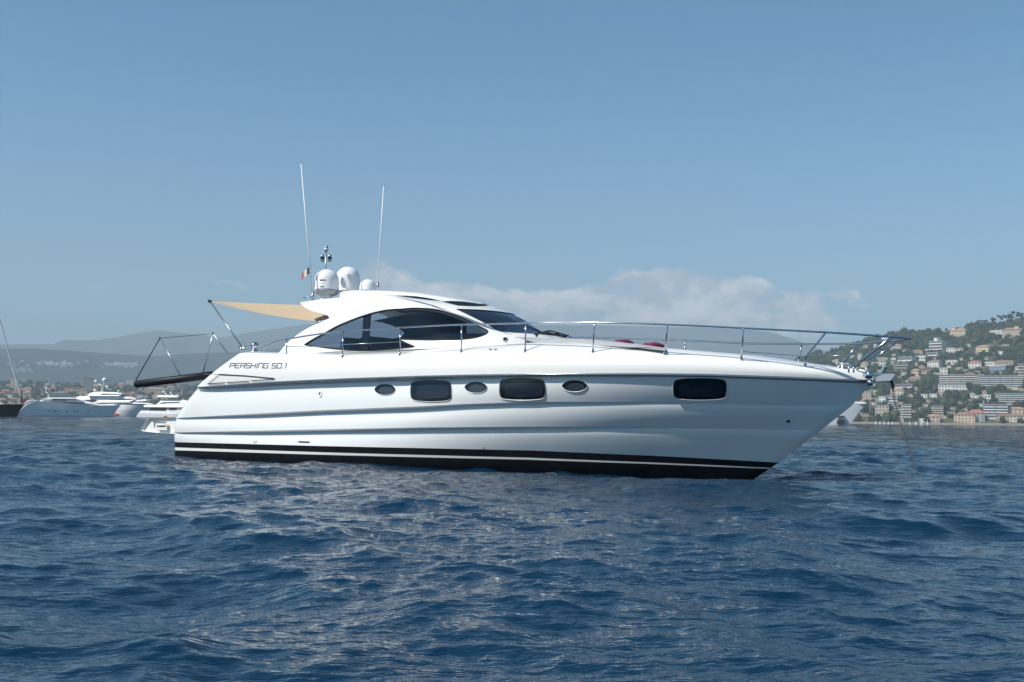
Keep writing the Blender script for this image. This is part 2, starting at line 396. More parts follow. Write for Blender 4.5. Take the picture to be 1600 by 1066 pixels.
def grow(poly, d):
    c = np.mean(np.array(poly), axis=0); o = []; P = [np.array(p) for p in poly]; n = len(P)
    for i in range(n):
        t = P[(i+1) % n]-P[i-1]; t = t/np.linalg.norm(t); q = np.array([t[1], -t[0]]); q = q if q@(P[i]-c) > 0 else -q
        o.append(tuple(P[i]+q*d))
    return o
def hullwindow(poly, kind, rim):
    w = patchobj(kind, M['blackwin'], poly, .004, 5, .01)
    g = grow(poly, rim); P = [hit(*p) for p in poly]; G = [hit(*p) for p in g]; gm = [hit(*p) for p in grow(poly, rim*.5)]
    mb = MB(); n = len(poly)
    prof = [[p+q*.002 for p, q in P], [p+q*.016 for p, q in gm], [p+q*.001 for p, q in G]]
    mb.grid([[prof[0][i % n], prof[1][i % n], prof[2][i % n]] for i in range(n+1)])
    f = mb.build('frame', M['white'], w, fix=False)
    if kind == 'portlight':
        c = np.mean(np.array(poly), axis=0); q = [(c[0]+(p[0]-c[0])*.74+1.6, c[1]+(p[1]-c[1])*.72+1.6) for p in poly]; patchobj('lighter_pane', M['greylight'], q, .006, 5, 0, w)  # light gradient in the portlight painted as an offset grey patch
    return w
for q in [(641.5,594.2,706,627.5), (780.6,591,852.2,625), (1052,591,1135.3,624.6)]:
    w = hullwindow(barrel(*q), 'hull_window', 1.1)
    patchobj('lighter_pane', M['blueglass'], barrel(q[0]+9, q[1]+7, q[2]-5, q[3]-5, 1.2, 1.4), .0055, 6, 0, w)
for q in [(585.5,600.5,618,617.2), (726.5,597,761,614), (879,594.4,917.3,611.8)]: hullwindow(lens(*q), 'portlight', 1.3)
# lettering on the quarter
G = {'P': [[(0,1),(0,0),(1,0),(1,.55),(.05,.55)]], 'E': [[(1,0),(0,0),(0,1),(1,1)], [(0,.5),(.9,.5)]], 'R': [[(0,1),(0,0),(1,0),(1,1)], [(0,.55),(1,.55)]],
     'S': [[(1,0),(0,0),(0,.5),(1,.5),(1,1),(0,1)]], 'H': [[(0,0),(0,1)], [(1,0),(1,1)], [(0,.5),(1,.5)]], 'I': [[(.5,0),(.5,1)]], 'N': [[(0,1),(0,0),(1,0),(1,1)]],
     'G': [[(1,0),(0,0),(0,1),(1,1),(1,.5),(.6,.5)]], '5': [[(1,0),(0,0),(0,.5),(1,.5),(1,1),(0,1)]], '0': [[(0,0),(1,0),(1,1),(0,1),(0,0)]], '1': [[(.3,0),(.7,0),(.7,1)]], '.': [[(.45,.9),(.45,1)]]}
def dens_(pl, st=1.2):
    o = [np.array(pl[0], float)]
    for a, b in zip(pl[:-1], pl[1:]):
        a = np.array(a, float); b = np.array(b, float); n = max(1, int(np.linalg.norm(b-a)/st)); o += [a+(b-a)*k/n for k in range(1, n+1)]
    return o
mb = MB(); x = 359.0
for ch in 'PERSHING 50.1':
    if ch == ' ': x += 4.2; Y_(mb, 'name_lettering', M['logo']); mb = MB(); continue
    wch = {'I': 2., '.': 2.2, '1': 4.}.get(ch, 7.0); adv = {'I': 3.6, '.': 3.0, '1': 5.}.get(ch, 9.0)*.92; wch *= .9
    for stk in G[ch]:
        pl = [(x+1.6+u*wch-(v)*1.9, 567.8+v*7.2+(x-359)*.004) for u, v in stk]
        for a, b in zip(pl[:-1], pl[1:]):
            a = np.array(a); b = np.array(b); t = (b-a)/max(1e-6, np.linalg.norm(b-a))
            ribbon(mb, dens_([a-t*.4, b+t*.4]), 1.2 if abs(t[0]) > .7 else 1.0, .004)
    x += adv
let = Y_(mb, 'number_lettering', M['logo'])
# engine vent and seams on the quarter
v = patchobj('vent_panel', M['white'], [tuple(p) for p in join([(326.6,599.6),(343.7,585.2),(385,587.6),(429.5,591.6),(380,595.6)])], .006, 3., .01)
mb = MB()
for pl, w_ in [([(326.6,599.6),(343.7,585.2)], .8), ([(343.7,585.2),(385,587.4),(429.8,591.6)], 1.5), ([(325.5,600),(352,598.2)], 1.4), ([(355,598),(390,595.6)], 1.4), ([(393,595.4),(418,593.4),(428.5,591.9)], 1.2)]:
    ribbon(mb, dens_(pl, 4), w_, .02)
mb.build('vent_slot', M['line'], v)
mb = MB(); ribbon(mb, dens_([(318,584.6),(343,585.2)], 3), .7, .004); Y_(mb, 'moulding_seam', M['grey'])
# drains and small fittings
def fitting(name, poly, m, off=.012): return patchobj(name, m, poly, off, 2, .012)
d = fitting('drain_outlet', lens(497, 608, 503.4, 621), M['white'], .014); b_ = MB(); patch(b_, [(498.4,613.5),(502,613.5),(500.2,618.5)], .018, 2); b_.build('opening', M['line'], d)
fitting('exhaust_slot', [(466,689.6),(484,690.0),(483.2,691.8),(467,691.4)], M['rubber'])
for x0, y0 in ((397.6, 691), (754.8, 700.6)):
    mb = MB()
    ribbon(mb, [(x0, y0-2.6), (x0, y0+1)], .6, .006); ribbon(mb, [(x0+3, y0-2.6), (x0+3, y0+1)], .6, .006); ribbon(mb, [(x0, y0+1.2), (x0+3, y0+1.2)], .7, .006)
    Y_(mb, 'lift_marking', M['red'])
fitting('bow_fitting', lens(1229, 656.5, 1234.5, 660), M['rubber'])  # small dark fitting on the bow side
mb = MB()
for x0 in (763.5, 771.5):
    ribbon(mb, [(x0, 546.2), (x0+5.5, 546.2)], .9, .006); ribbon(mb, [(x0+3.4, 546.4), (x0+3.4, 551)], .9, .006)
Y_(mb, 'small_emblem', M['logo'])
# swimming platform
pl = join(crv([(275,652),(250,653),(231.5,653.8)], 3), crv([(231.5,653.8),(226,661),(220.5,671)], 3), crv([(220.5,671),(222,673.3),(230,674.8),(262,677.5),(282,677.5)], 3))
P3 = [atY(x, y, -1.86) for x, y in pl]; c = np.mean(P3, axis=0)
mb = MB(); cols = []
for yy, sc_ in [(-1.80, .93), (-1.855, .985), (-1.87, 1.), (-1.87, 1.0), (-1.855, 1.), (1.855, 1.), (1.87, 1.), (1.80, .93)]:
    cols.append([(c[0]+(p[0]-c[0])*sc_, yy, c[2]+(p[2]-c[2])*sc_) for p in P3])
mb.grid(cols, close=True); n = len(P3); mb.f += [tuple(range(n)), tuple(range(7*n, 8*n))]; mb.m += [0, 0]; mb.smooth += [False, False]
plat = Y_(mb, 'swim_platform', M['white'])
def onpl(x, y, o=.0): return atY(x, y, -1.872-o)
mb = MB(); 
def quad_(mb, pts, o, t=.006): 
    f = [onpl(x, y, o) for x, y in pts]; k = [p+np.array([0, t, 0]) for p in f]; n = len(f)
    mb.add(f+k, [tuple(range(n)), tuple(range(n, 2*n))]+[(i, (i+1) % n, n+(i+1) % n, n+i) for i in range(n)], sm=False)
quad_(mb, [(239.5,659),(259.5,659),(259.5,661.5),(242.5,661.5),(242,666),(241,670)], .004); lk = mb.build('locker_painted_shadow', M['grey'], plat)  # shadow along the locker's upper and aft edges, painted as a grey strip
mb = MB(); quad_(mb, [(243,662.3),(260,662.3),(260,672.5),(243.5,671.5)], .01, .02); lk = mb.build('locker_hatch', M['white'], plat)
mb = MB(); quad_(mb, [(243.5,665.3),(259,664.8),(259,666.9),(253,667.4),(246,667)], .014, .004); mb.build('handle_recess', M['rubber'], lk)

# ---- cabin superstructure
side_b = lambda z: 1.60-.22*(z-2.35)
Xk = lambda z: 6.6-1.2*(z-2.5)
tb = []
for x, y in [(884,529),(880,526.5),(853,516.5),(838,507.5),(824,497),(806,488),(793.5,481.2),(768,475.5),(742,470.2),(715,465.5),(685,461.5)]:
    p = atY(x, y, 0); r = rloc(x, y); d = np.array([-r[1], r[0]])*-1.; d = d/np.linalg.norm(d)
    if d[0] < 0: d = -d
    z = p[2]; s = (p[0]-Xk(z))*d[0]; bb = side_b(z); a2 = max(.2, (s*s-bb*bb*d[1]*d[1]))/d[0]**2; tb.append((z, math.sqrt(a2)))
tb = np.array(sorted(tb))
NA = lambda z: float(np.interp(z, tb[:, 0], tb[:, 1]))
XA = 1.8
def SS(s, z, side=-1, o=0.):
    b = side_b(z)-o; k = Xk(z)
    if s <= 1: return np.array([XA+(k-XA)*s, side*b, z])
    f = (2-s)*math.pi/2; return np.array([k+(NA(z)-o)*math.cos(f), side*b*math.sin(f), z])
def sz(p):
    z = p[2]; k = Xk(z)
    if p[0] <= k: return ((p[0]-XA)/(k-XA), z)
    return (2-math.atan2(-p[1]/side_b(z), (p[0]-k)/NA(z))/(math.pi/2), z)
gs = list(np.linspace(-.05, 1, 60))+list(np.linspace(1, 2.8, 90))[1:]; gz = np.linspace(2.2, 3.7, 70)
bv = [Vector(SS(s, z)) for s in gs for z in gz]; bf_ = [(i*70+j, (i+1)*70+j, (i+1)*70+j+1, i*70+j+1) for i in range(len(gs)-1) for j in range(69)]
BB = BVHTree.FromPolygons(bv, bf_)
def hsz(px, py):
    r = Vector(rloc(px, py)).normalized(); p, n, i, d = BB.ray_cast(Vector(CL), r)
    if p is None: raise Exception('miss %s' % ((px, py),))
    return sz(p)
def szl(c): 
    o = []
    for p in c:
        try: o.append(hsz(*p))
        except Exception as e: print(e)
    return o
def toC(c, rev=False):                               # keep the starboard half and end on the centreline
    o = []
    for a in c:
        if a[0] < 1.96: o.append(a)
        else:
            b = o[-1]; t = (2-b[0])/(a[0]-b[0]); o.append((2.0, b[1]+(a[1]-b[1])*t)); return o
    b, a = o[-1], o[-2]; o.append((2.0, b[1]+(b[1]-a[1])/(b[0]-a[0])*(2-b[0]))); return o
top_px = crv([(469,472.5),(500,468),(538,464.5),(575,462.5),(611,462.5),(640,464.5),(694,471),(720,474.5),(745,477.8),(758,479.3)], 5)
topc = toC(szl(top_px))
notch = szl(crv([(432,556),(452,533),(477,515),(499.5,504),(514,497.6)], 4))+szl(crv([(514.5,496.5),(512.5,493.4),(502,490.2),(486,485.5),(474,479),(469,472.5)], 3))
gl_top = toC(szl(crv([(713.5,483.4),(747,484.6),(770,486.4),(790,489),(803,492.5)], 4)))
gl_bot = szl(crv([(713.5,483.4),(734,493),(756.6,504.3),(777,515.5),(797,519.3),(820,520.5),(845,522.5),(865,524.5)], 4)); gl_bot = toC(gl_bot)
base = szl(crv([(432,556.5),(535,557),(625,553),(721,548),(790,543),(825,541),(850,541),(870,541)], 6)); base = toC(base)
win = join(crv([(476,538.8),(490,530),(507.5,520.8),(530,508.5),(566,494.4),(597.6,486),(631,482.6),(654,482),(683,484.3),(710,492.2),(737,504),(752,511.5)], 4),
           crv([(757,514),(761.3,517),(762,519.5),(760,521.8)], 2), crv([(757,523.3),(744,527.5),(721.5,530.5),(685,531.5),(627,530)], 4), [(627,533)],
           crv([(627,533),(637,537.5),(647.5,542)], 4), crv([(647.5,542),(609,546),(566,547.8),(530,546),(496,541.7),(476,538.8)], 4))
win_sz = join(szl(win)); 
outer = join(base, gl_bot[::-1], gl_top, topc[::-1], notch[::-1])
for side, sfx in ((-1, ''), (1, '')):
    V, Fc = cdt(outer, [win_sz], .045, .09)
    mb = MB(); mb.add([SS(s, z, side) for s, z in V], Fc)
    o = Y_(mb, 'cabin_side', M['white'], fix=False)
    bm = bmesh.new(); bm.from_mesh(o.data); bmesh.ops.recalc_face_normals(bm, faces=bm.faces)
    if sum(f.normal.y*f.calc_area() for f in bm.faces)*side < 0: bmesh.ops.reverse_faces(bm, faces=bm.faces)
    bm.to_mesh(o.data); bm.free(); solid(o, .06)
    V, Fc = cdt(win_sz, (), .06, .1); mb = MB(); mb.add([SS(s, z, side, .012) for s, z in V], Fc); w = Y_(mb, 'cabin_window', M['glass'])
    mb = MB(); q = [SS(s, z, side, .004) for s, z in win_sz]; mb.tube(q+[q[0]], .016, 6, cap=False); mb.build('frame', M['rubber'], w)
    mb = MB(); 
    A = [hsz(*p) for p in ((566,493.5),(577,490.5),(573,547.5),(563,547.8))]
    mb.add([SS(*p, side, .03) for p in A]+[SS(*p, side, .06) for p in A], [(0,1,2,3),(4,5,6,7),(0,1,5,4),(1,2,6,5),(2,3,7,6),(3,0,4,7)], sm=False); mb.build('mullion', M['dark'], w)
    gp = join(gl_bot, gl_top[::-1])
    V, Fc = cdt(gp, (), .05, .06); mb = MB(); mb.add([SS(s, z, side, .01) for s, z in V], Fc); w = Y_(mb, 'windshield', M['wsglass'])
    mb = MB(); q = [SS(s, z, side, .004) for s, z in gl_top[::-1]+gl_bot[1:]]; mb.tube(q, .012, 6); mb.build('frame', M['rubber'], w)
# roof
edge = [SS(s, z) for s, z in topc]
def roofrow(e, t, dz=0.): 
    return (e[0]+.0, e[1]*t, e[2]+dz+.12*(1-t*t)*min(1, abs(e[1])/1.2))
ts = [1, .97, .9, .75, .5, .25, 0, -.25, -.5, -.75, -.9, -.97, -1]
mb = MB(); mb.grid([[roofrow(e, t) for t in ts] for e in edge]); rf = Y_(mb, 'hardtop_roof', M['white'])
if sum(p.normal.z*p.area for p in rf.data.polygons) < 0: rf.data.flip_normals()
solid(rf, .05)
mb = MB(); mb.grid([[roofrow(e, t*.97, -.07) for t in ts] for e in edge[6:-2]]); Y_(mb, 'headliner', M['dark'], rf)
# raised sunroof housing with dark glass
prof = [(534,467,.55),(537,459,.62),(541,454.8,.7),(560,453.6,.78),(590,453.8,.8),(625,455.3,.8),(656,458,.78),(694,464,.66),(725,470.3,.48),(748,475.4,.25)]
cols = []
for x, y, b in prof:
    p = atY(x, y, -b*.8); k_ = min(1, (760-x)/90); cols.append([(p[0], -b*1.12, p[2]-.03-.13*k_), (p[0], -b*1.03, p[2]-.045), (p[0], -b*.93, p[2]-.008), (p[0], -b*.6, p[2]+.01), (p[0], 0, p[2]+.03), (p[0], b*.6, p[2]+.01), (p[0], b*.93, p[2]-.008), (p[0], b*1.03, p[2]-.045), (p[0], b*1.12, p[2]-.03-.13*k_)])
mb = MB(); mb.grid(cols); hs = Y_(mb, 'sunroof_housing', M['white'], rf)
mb = MB()
for poly in ([(619,462.4),(650,463.2),(672,466.4),(691,470.6),(668,468.6),(640,465.2)], [(690,471.2),(706,470.6),(724,471.4),(745,474.3),(764,478.2),(740,478.6),(715,477.6),(700,474)]):
    mb.add([atY(x, y, -1.29+.03*(470-y)/8) for x, y in poly], [tuple(range(6)) if len(poly) == 6 else tuple(range(8))], sm=False)
sg = mb.build('sunroof_glass', M['blackwin'], rf); solid(sg, .02, 0)

# interior seen through the glass
def inter(name, poly, y0, y1, m):
    mb = MB(); ym = (y0+y1)/2; mb.prism([tuple(atY(x, y, ym)[[0, 2]]) for x, y in poly], y0, y1); return Y_(mb, name, m)
inter('helm_seat', [(548,553),(545,540),(548,532),(553,528.5),(558,530),(561,536),(562,553)], -.55, .0, M['dark'])
inter('helm_seat', [(576,553),(574,538),(577,530),(584,526.5),(592,527),(596,531),(600,553)], -.5, .1, M['dark'])
inter('dinette_backrest', [(600,553),(598,532),(603,528),(614,531),(622,540),(626,553)], .4, 1.0, M['dark'])
inter('dashboard', [(690,560),(700,534),(745,526),(800,527),(800,548)], -1.0, 1.0, M['dark'])
inter('dark_backing_panel', [(596,503),(612,506),(628,511),(640,517),(645,522),(641,528),(622,532),(640,556),(716,556),(716,500),(655,492)], .6, 1.2, M['dark'])  # added dark panel, shaped so the forward side window looks black
mb = MB(); mb.box((2.6, -1.45, 1.95), (8.2, 1.45, 2.0)); Y_(mb, 'cabin_sole', M['dark'])
# windshield base pad, wipers, deck light
pd = join(crv([(806,527),(822,531.5),(838,535.3),(870,537.0),(928,539),(985,542.5),(1030,546.5),(1060,549.5)], 6), crv([(1058,547),(1030,542.5),(985,538),(930,533.2),(882,530.4),(840,529),(806,527)], 6))
pf = [(p, (-1.28 if k < len(pd)/2 else -1.05)) for k, p in enumerate(pd)]
mb = MB(); A = crv([(806,527.2),(838,535.3),(870,537.2),(928,539.4),(985,543),(1040,548)], 8); n = len(A); B_ = crv([(806,526.4),(838,527.6),(882,528.8),(928,530.9),(985,536.5),(1040,543.6)], 8)
B_ = [B_[int(i*(len(B_)-1)/(n-1))] for i in range(n)]
mb.grid([[atY(*a, -1.45), atY(*(a*.55+b*.45), -1.45+.05*min(1, k/4)), atY(*b, -1.45+.2*min(1, k/4)), atY(*b, -1.45+.85*min(1, k/4))+np.array([0, .0, -.02])] for k, (a, b) in enumerate(zip(A, B_))])
Y_(mb, 'sun_pad', M['pad'])
mb = MB(); 
Pw = [atY(835,523,-.6), atY(846,519.5,-.55), atY(860,517,-.5), atY(874,521,-.45), atY(889,525.5,-.4)]
mb.tube(Pw, .016, 6); mb.tube([atY(838,526,-.7), atY(842,519.5,-.65), atY(856,521.5,-.6), atY(874,523,-.5)], .02, 6); mb.tube([atY(850,518.5,-.5), atY(864,522,-.45), atY(885,527,-.4)], .018, 6)
Y_(mb, 'windshield_wiper', M['rubber'])
mb = MB(); p = atY(791, 531.5, -1.62); mb.lathe((p[0], p[1]-.0, p[2]), [(.0, .0), (.045, .0), (.05, .02), (.035, .05), (.0, .06)], 16, ax=Matrix.Rotation(R(90), 3, 'X')); nl = Y_(mb, 'navigation_light', M['steel'])
mb = MB(); mb.lathe((p[0], p[1]-.045, p[2]+.02), [(.0, .03), (.03, .02), (.03, -.02), (0, -.03)], 12); mb.build('lens', M['rubber'], nl)

# ---- domes, mast, whips on the roof
def dome(px0, px1, ytop, ybot, Y, name='radar_dome', band=None, ped=0.):
    xm = (px0+px1)/2; c = atY(xm, ybot, Y); dist = math.hypot(*(c-CL)[:2]); r = (px1-px0)/2*dist/F*1.0; hgt = (ybot-ytop)*dist/F
    mb = MB(); k = hgt-r*.92; prof = [(0, hgt)]+[(r*.98*math.sin(a), k+r*.92*math.cos(a)) for a in np.linspace(.1, math.pi/2, 12)]
    z0 = band[1]*dist/F if band else 0
    prof += [(r, k*.6+z0*.4), (r*.99, z0)]
    mb.lathe(c, prof, 40); d = Y_(mb, name, M['dome'])
    if band:
        mb = MB(); mb.lathe(c, [(r*.985, z0+.002), (r*.985, z0*.75), (r*.9, z0*.3), (r*.55, .0), (0, 0)], 40); mb.build('base_ring', M['domegrey'], d)
    if ped: 
        mb = MB(); mb.lathe((c[0], c[1], c[2]-ped), [(r*.62, 0), (r*.5, ped*.5), (r*.48, ped+.01)], 32); mb.build('pedestal', M['white'], d)
    return d
d1 = dome(491, 529, 421, 462.5, -.75, band=(0, 9.5), ped=.12)
mb = MB(); c = atY(510, 442, -.75); rr = 19.0*math.hypot(*(c-CL)[:2])/F
mb_ = MB(); 
vd = (CL-c)[:2]; va = math.atan2(vd[1], vd[0])
for dz_, w0, w1, t in ((.075, -.55, -.05, .012), (.0, -.35, .45, .007), (-.07, -.5, -.15, .01)):
    a = [va+q for q in np.linspace(w0, w1, 8)]
    mb_.grid([[(c[0]+(rr+.004)*math.cos(q), c[1]+(rr+.004)*math.sin(q), c[2]-.05+dz_+s*t) for q in a] for s in (-1, 1)], sm=False)
mb_.build('small_lettering', M['logo'], d1)
d2 = dome(524.5, 561.8, 417, 455.5, .35); d3 = dome(561.5, 587.5, 436.5, 454, .2)
mb = MB(); b0 = atY(509.5, 424, -.35); b1 = atY(509.5, 391, -.35); foot = b0.copy(); foot[2] -= .45; mb.tube([foot, b1], .016, 8)
for dx in (-7.5, 7): a = atY(509.5, 408, -.35); b = atY(509.5+dx*.8, 409, -.35); mb.tube([a, b, atY(509.5+dx*.8, 404, -.35)], .011, 6)
mst = Y_(mb, 'light_mast', M['darksteel'])
def lamp(px, y0, y1, w, m1='steel'):
    p = atY(px, y1, -.35); dd = math.hypot(*(p-CL)[:2])/F; hh = (y1-y0)*dd; r = w/2*dd; mb = MB()
    mb.lathe(p, [(0, 0), (r*.6, 0), (r, hh*.25), (r*.95, hh*.3), (r*.95, hh*.7), (r, hh*.75), (r*.7, hh), (0, hh)], 14); b = mb.build('lamp_housing', M['darksteel'], mst)
    mb = MB(); mb.lathe(p, [(r*1.03, hh*.36), (r*1.03, hh*.64)], 14); mb.build('lens', M[m1], b)
lamp(503.5, 398, 409.5, 6, 'rubber'); lamp(515, 398, 409.5, 6.4, 'rubber'); lamp(509.5, 384, 394, 6.6, 'dome')
def whip(p0, p1, Y, r0, r1):
    a, b = atY(*p0, Y), atY(*p1, Y); mb = MB(); mb.tube([a, a*.5+b*.5, b], [r0, (r0+r1)/2, r1], 8); o = Y_(mb, 'whip_antenna', M['whip'])
    mb = MB(); mb.tube([b, b+(b-a)*.004], r1*2, 6); mb.build('tip', M['darksteel'], o)
    mb = MB(); mb.tube([a-(b-a)*.02, a+(b-a)*.03], r0*1.7, 8); mb.build('ferrule', M['darksteel'], o)
    return a, b
wa, wb = whip((488.5,466), (470.3,254.6), -1.15, .017, .011); whip((590.3,447), (599.6,289.5), -.6, .017, .011)
mb = MB(); mb.tube([atY(474,466,-1.3), atY(483,464,-1.25), atY(489,464.5,-1.2)], .012, 6); mb.tube([atY(489,456,-1.15), atY(489,470,-1.15)], .028, 8); Y_(mb, 'antenna_bracket', M['darksteel'])

# ---- rails and stanchions
rt = [(408,549.5,-1.85),(415,542.5,-1.87),(425,537,-1.9),(447.7,530.6,-1.92),(492.7,523,-1.93),(535.5,518.2,-1.95),(580,515,-1.97),(625,512.2,-1.98),(680,509,-1.98),(721.5,507.3,-1.98),(822,505,-1.95),(875,504.2,-1.9),(929,504.5,-1.85),(985,505.5,-1.75),(1043,507.6,-1.62),(1100,510,-1.43),(1162,513.2,-1.22),(1225,516.2,-1.0),(1290,519.5,-.8),(1345,523,-.6),(1393,526.5,-.42),(1412,528,-.33),(1421,528.8,-.22)]
def tubeY(mb, pts, r, n=8): mb.tube([atY(x, y, Y) for x, y, Y in pts], r, n)
def crv3(pts, step=.12): return crv([atY(x, y, Y) for x, y, Y in pts], step)
rails = MB(); rails.tube(crv3(rt), .0165, 10); rail = Y_(rails, 'guard_rail', M['steel'])
fr = [(1421,528.8,-.22),(1423.5,528.8,.0),(1420,529.3,.15),(1408,530.8,.32),(1342,536.4,.75),(1290,537.6,1.0),(1230,537.4,1.3),(1162,536.6,1.55),(1100,533.6,1.72),(1040,531.2,1.85),(985,529.6,1.92),(929,528,1.96),(890,527.2,1.97)]
fb = MB(); fb.tube(crv3(fr), .0165, 10); frail = Y_(fb, 'guard_rail', M['steel'])
tag(frail, 'far side guard rail')
def stan(pts, par=rail, foot=True, r=.0145):
    mb = MB(); q = [atY(x, y, Y) for x, y, Y in pts]
    if par is rail: b0 = np.array(hit(*pts[0][:2])[0]); dy = b0[1]-pts[0][2]; q = [b0]+[atY(x, y, Y+dy*.8) for x, y, Y in pts[1:-1]]+[q[-1]]
    mb.tube(q, r, 8); s = mb.build('stanchion', M['steel'], par)
    if foot: mb = MB(); d = q[1]-q[0]; d = d/np.linalg.norm(d); mb.tube([q[0]-d*.02, q[0]+d*.045, q[0]+d*.05], [.026, .021, .015], 10); mb.build('stanchion_foot', M['steel'], s)
for xb, yb, xt, yt, Y in [(447.6,552.8,447.8,530.8,-1.96),(535.4,557,536,518.3,-1.98),(625,554.3,625.3,512.4,-2.0),(720.7,550,721.4,507.5,-2.0),(820.6,549,821.8,505.2,-1.97),(926.3,550.2,929,504.8,-1.87),(1038.8,554,1043,507.8,-1.66),(1158.2,562,1161.8,513.4,-1.27)]:
    stan([(xb, yb, Y), (xt, yt, Y+.03)])
stan([(1258,572,-.88),(1259,560,-.87),(1261.5,554,-.86),(1290.5,519.8,-.8)]); stan([(1339.4,579,-.45),(1341,570,-.45),(1344,565,-.44),(1393,527,-.42)], r=.019)
stan([(1353.6,579,.3),(1354.6,570,.3),(1357,565,.3),(1407.5,531,.32)], frail, r=.019); stan([(1309,575,.75),(1342.5,536.5,.75)], frail); stan([(1248,566,1.22),(1252.5,537.8,1.22)], frail); stan([(1070,546,1.8),(1070.5,532.6,1.8)], frail)
mb = MB()
tubeY(mb, [(448,541.5,-1.94),(478,542.2,-1.94),(535.7,538.6,-1.97),(625.2,534.0,-1.98)], .007, 6)
mb.build('guard_wire', M['steel'], rail)
mb = MB(); tubeY(mb, [(1368,544.5,-.43),(1384,543.5,.3)], .007, 6); mb.build('guard_wire', M['steel'], rail)
mb = MB(); tubeY(mb, [(1342,553.5,.72),(1275,558,1.08),(1250,556,1.22),(1160,549.5,1.55)], .006, 6); mb.build('guard_wire', M['steel'], frail)
# bow roller and sprit
mb = MB()
def slab(mb, poly, y0, y1): mb.prism([tuple(atY(x, y, (y0+y1)/2)[[0, 2]]) for x, y in poly], y0, y1)
slab(mb, [(1366,583.5),(1399,584.5),(1397.5,588),(1391.5,595),(1366,596.5)], -.12, -.10); slab(mb, [(1366,583.5),(1400,584.5),(1398,588),(1391.5,595.5),(1366,596.5)], .10, .12)
slab(mb, [(1352,583),(1366,595.5),(1391.5,594.5),(1391.5,596.5),(1364,597.5),(1350,586)], -.10, .10)
br = Y_(mb, 'bow_roller', M['brushed'])
mb = MB(); slab(mb, [(1375,583.5),(1379,584),(1385,573.5),(1384,571.5),(1381.5,572.5)], -.07, .07); mb.build('locking_plate', M['steel'], br)
mb = MB(); c = atY(1364.5, 590, 0); mb.lathe((c[0]-.02, c[1]-.17, c[2]+.03), [(0, -.055), (.055, -.05), (.06, 0), (.055, .05), (0, .055)], 16); mb.lathe((c[0], c[1]-.17, c[2]-.09), [(0, -.05), (.045, -.045), (.05, 0), (.045, .045), (0, .05)], 16); mb.build('roller_wheel', M['steel'], br)
mb = MB(); slab(mb, [(1391.5,595),(1395,594.5),(1396.8,606),(1396,611),(1393.8,606)], -.02, .02); mb.build('chain_stopper', M['rubber'], br)
mb = MB(); a = [atY(x, y, Y) for x, y, Y in [(1305,576,.1),(1320,578,.1),(1330,579,.1)]]
mb.lathe(atY(1318,580,0), [(.09, -.1), (.09, .05), (.06, .07), (.06, .12), (.1, .14), (0, .15)], 16); Y_(mb, 'windlass', M['steel'])
# cleats and fairleads
def cleat(px, py, Y):
    c = atY(px, py, Y); mb = MB(); mb.tube([c+np.array([-.11, 0, .07]), c+np.array([0, 0, .085]), c+np.array([.11, 0, .07])], [.012, .018, .012], 8)
    for dx in (-.04, .04): mb.tube([c+np.array([dx, 0, -.03]), c+np.array([dx, 0, .08])], .014, 8)
    Y_(mb, 'cleat', M['steel'])
cleat(378, 547.5, -1.65); cleat(381, 547.5, -1.35); cleat(1330, 579.5, -.35); cleat(1325, 577, .3)
mb = MB(); c = atY(397.5, 549, -1.6); mb.lathe(c, [(.09, -.02), (.07, .03), (.045, .05), (.05, .08), (.085, .1), (.09, .14), (.06, .19), (0, .2)], 20); Y_(mb, 'mooring_winch', M['steel'])

# ---- awning with its poles
mb = MB(); TT = crv([(328,470.7),(400,474.4),(468,476.6),(520,478)], 8); BTM = crv([(328,470.9),(364,480.3),(416,491.2),(466,499.3),(495,501.4),(522,497)], 8); n = 26
res = lambda c, n: [np.array([np.interp(q, np.linspace(0, 1, len(c)), [p[k] for p in c]) for k in (0, 1)]) for q in np.linspace(0, 1, n)]
TT, BTM = res(TT, n), res(BTM, n); rowsA = []
for i in range(n):
    u = i/(n-1); yN = -1.15-.1*u; yF = -1.15*(1-u)+.9*u if u > 0 else -1.15
    rowsA.append([atY(*(BTM[i]*(1-t)+TT[i]*t), yN*(1-t)+(yN+.6+1.0*u)*t) for t in np.linspace(0, 1, 9)])
mb.grid(rowsA); aw = Y_(mb, 'awning', M['awn']); solid(aw, .006, 0)
mb = MB(); tubeY(mb, [(328,471,-1.15),(377.5,541,-1.5)], .017); mb.build('awning_pole', M['darksteel'], aw); mb = MB(); tubeY(mb, [(326.6,470,-1.15),(329.5,472,-1.15)], .035); mb.build('pole_end_cap', M['rubber'], aw)
mb = MB(); tubeY(mb, [(495,502,-1.3),(498,504.5,-1.3),(486,511.5,-1.4),(474,519,-1.5)], .013); tubeY(mb, [(494,500.5,-1.3),(503,505.5,-1.35)], .02); mb.build('strut', M['steel'], aw)
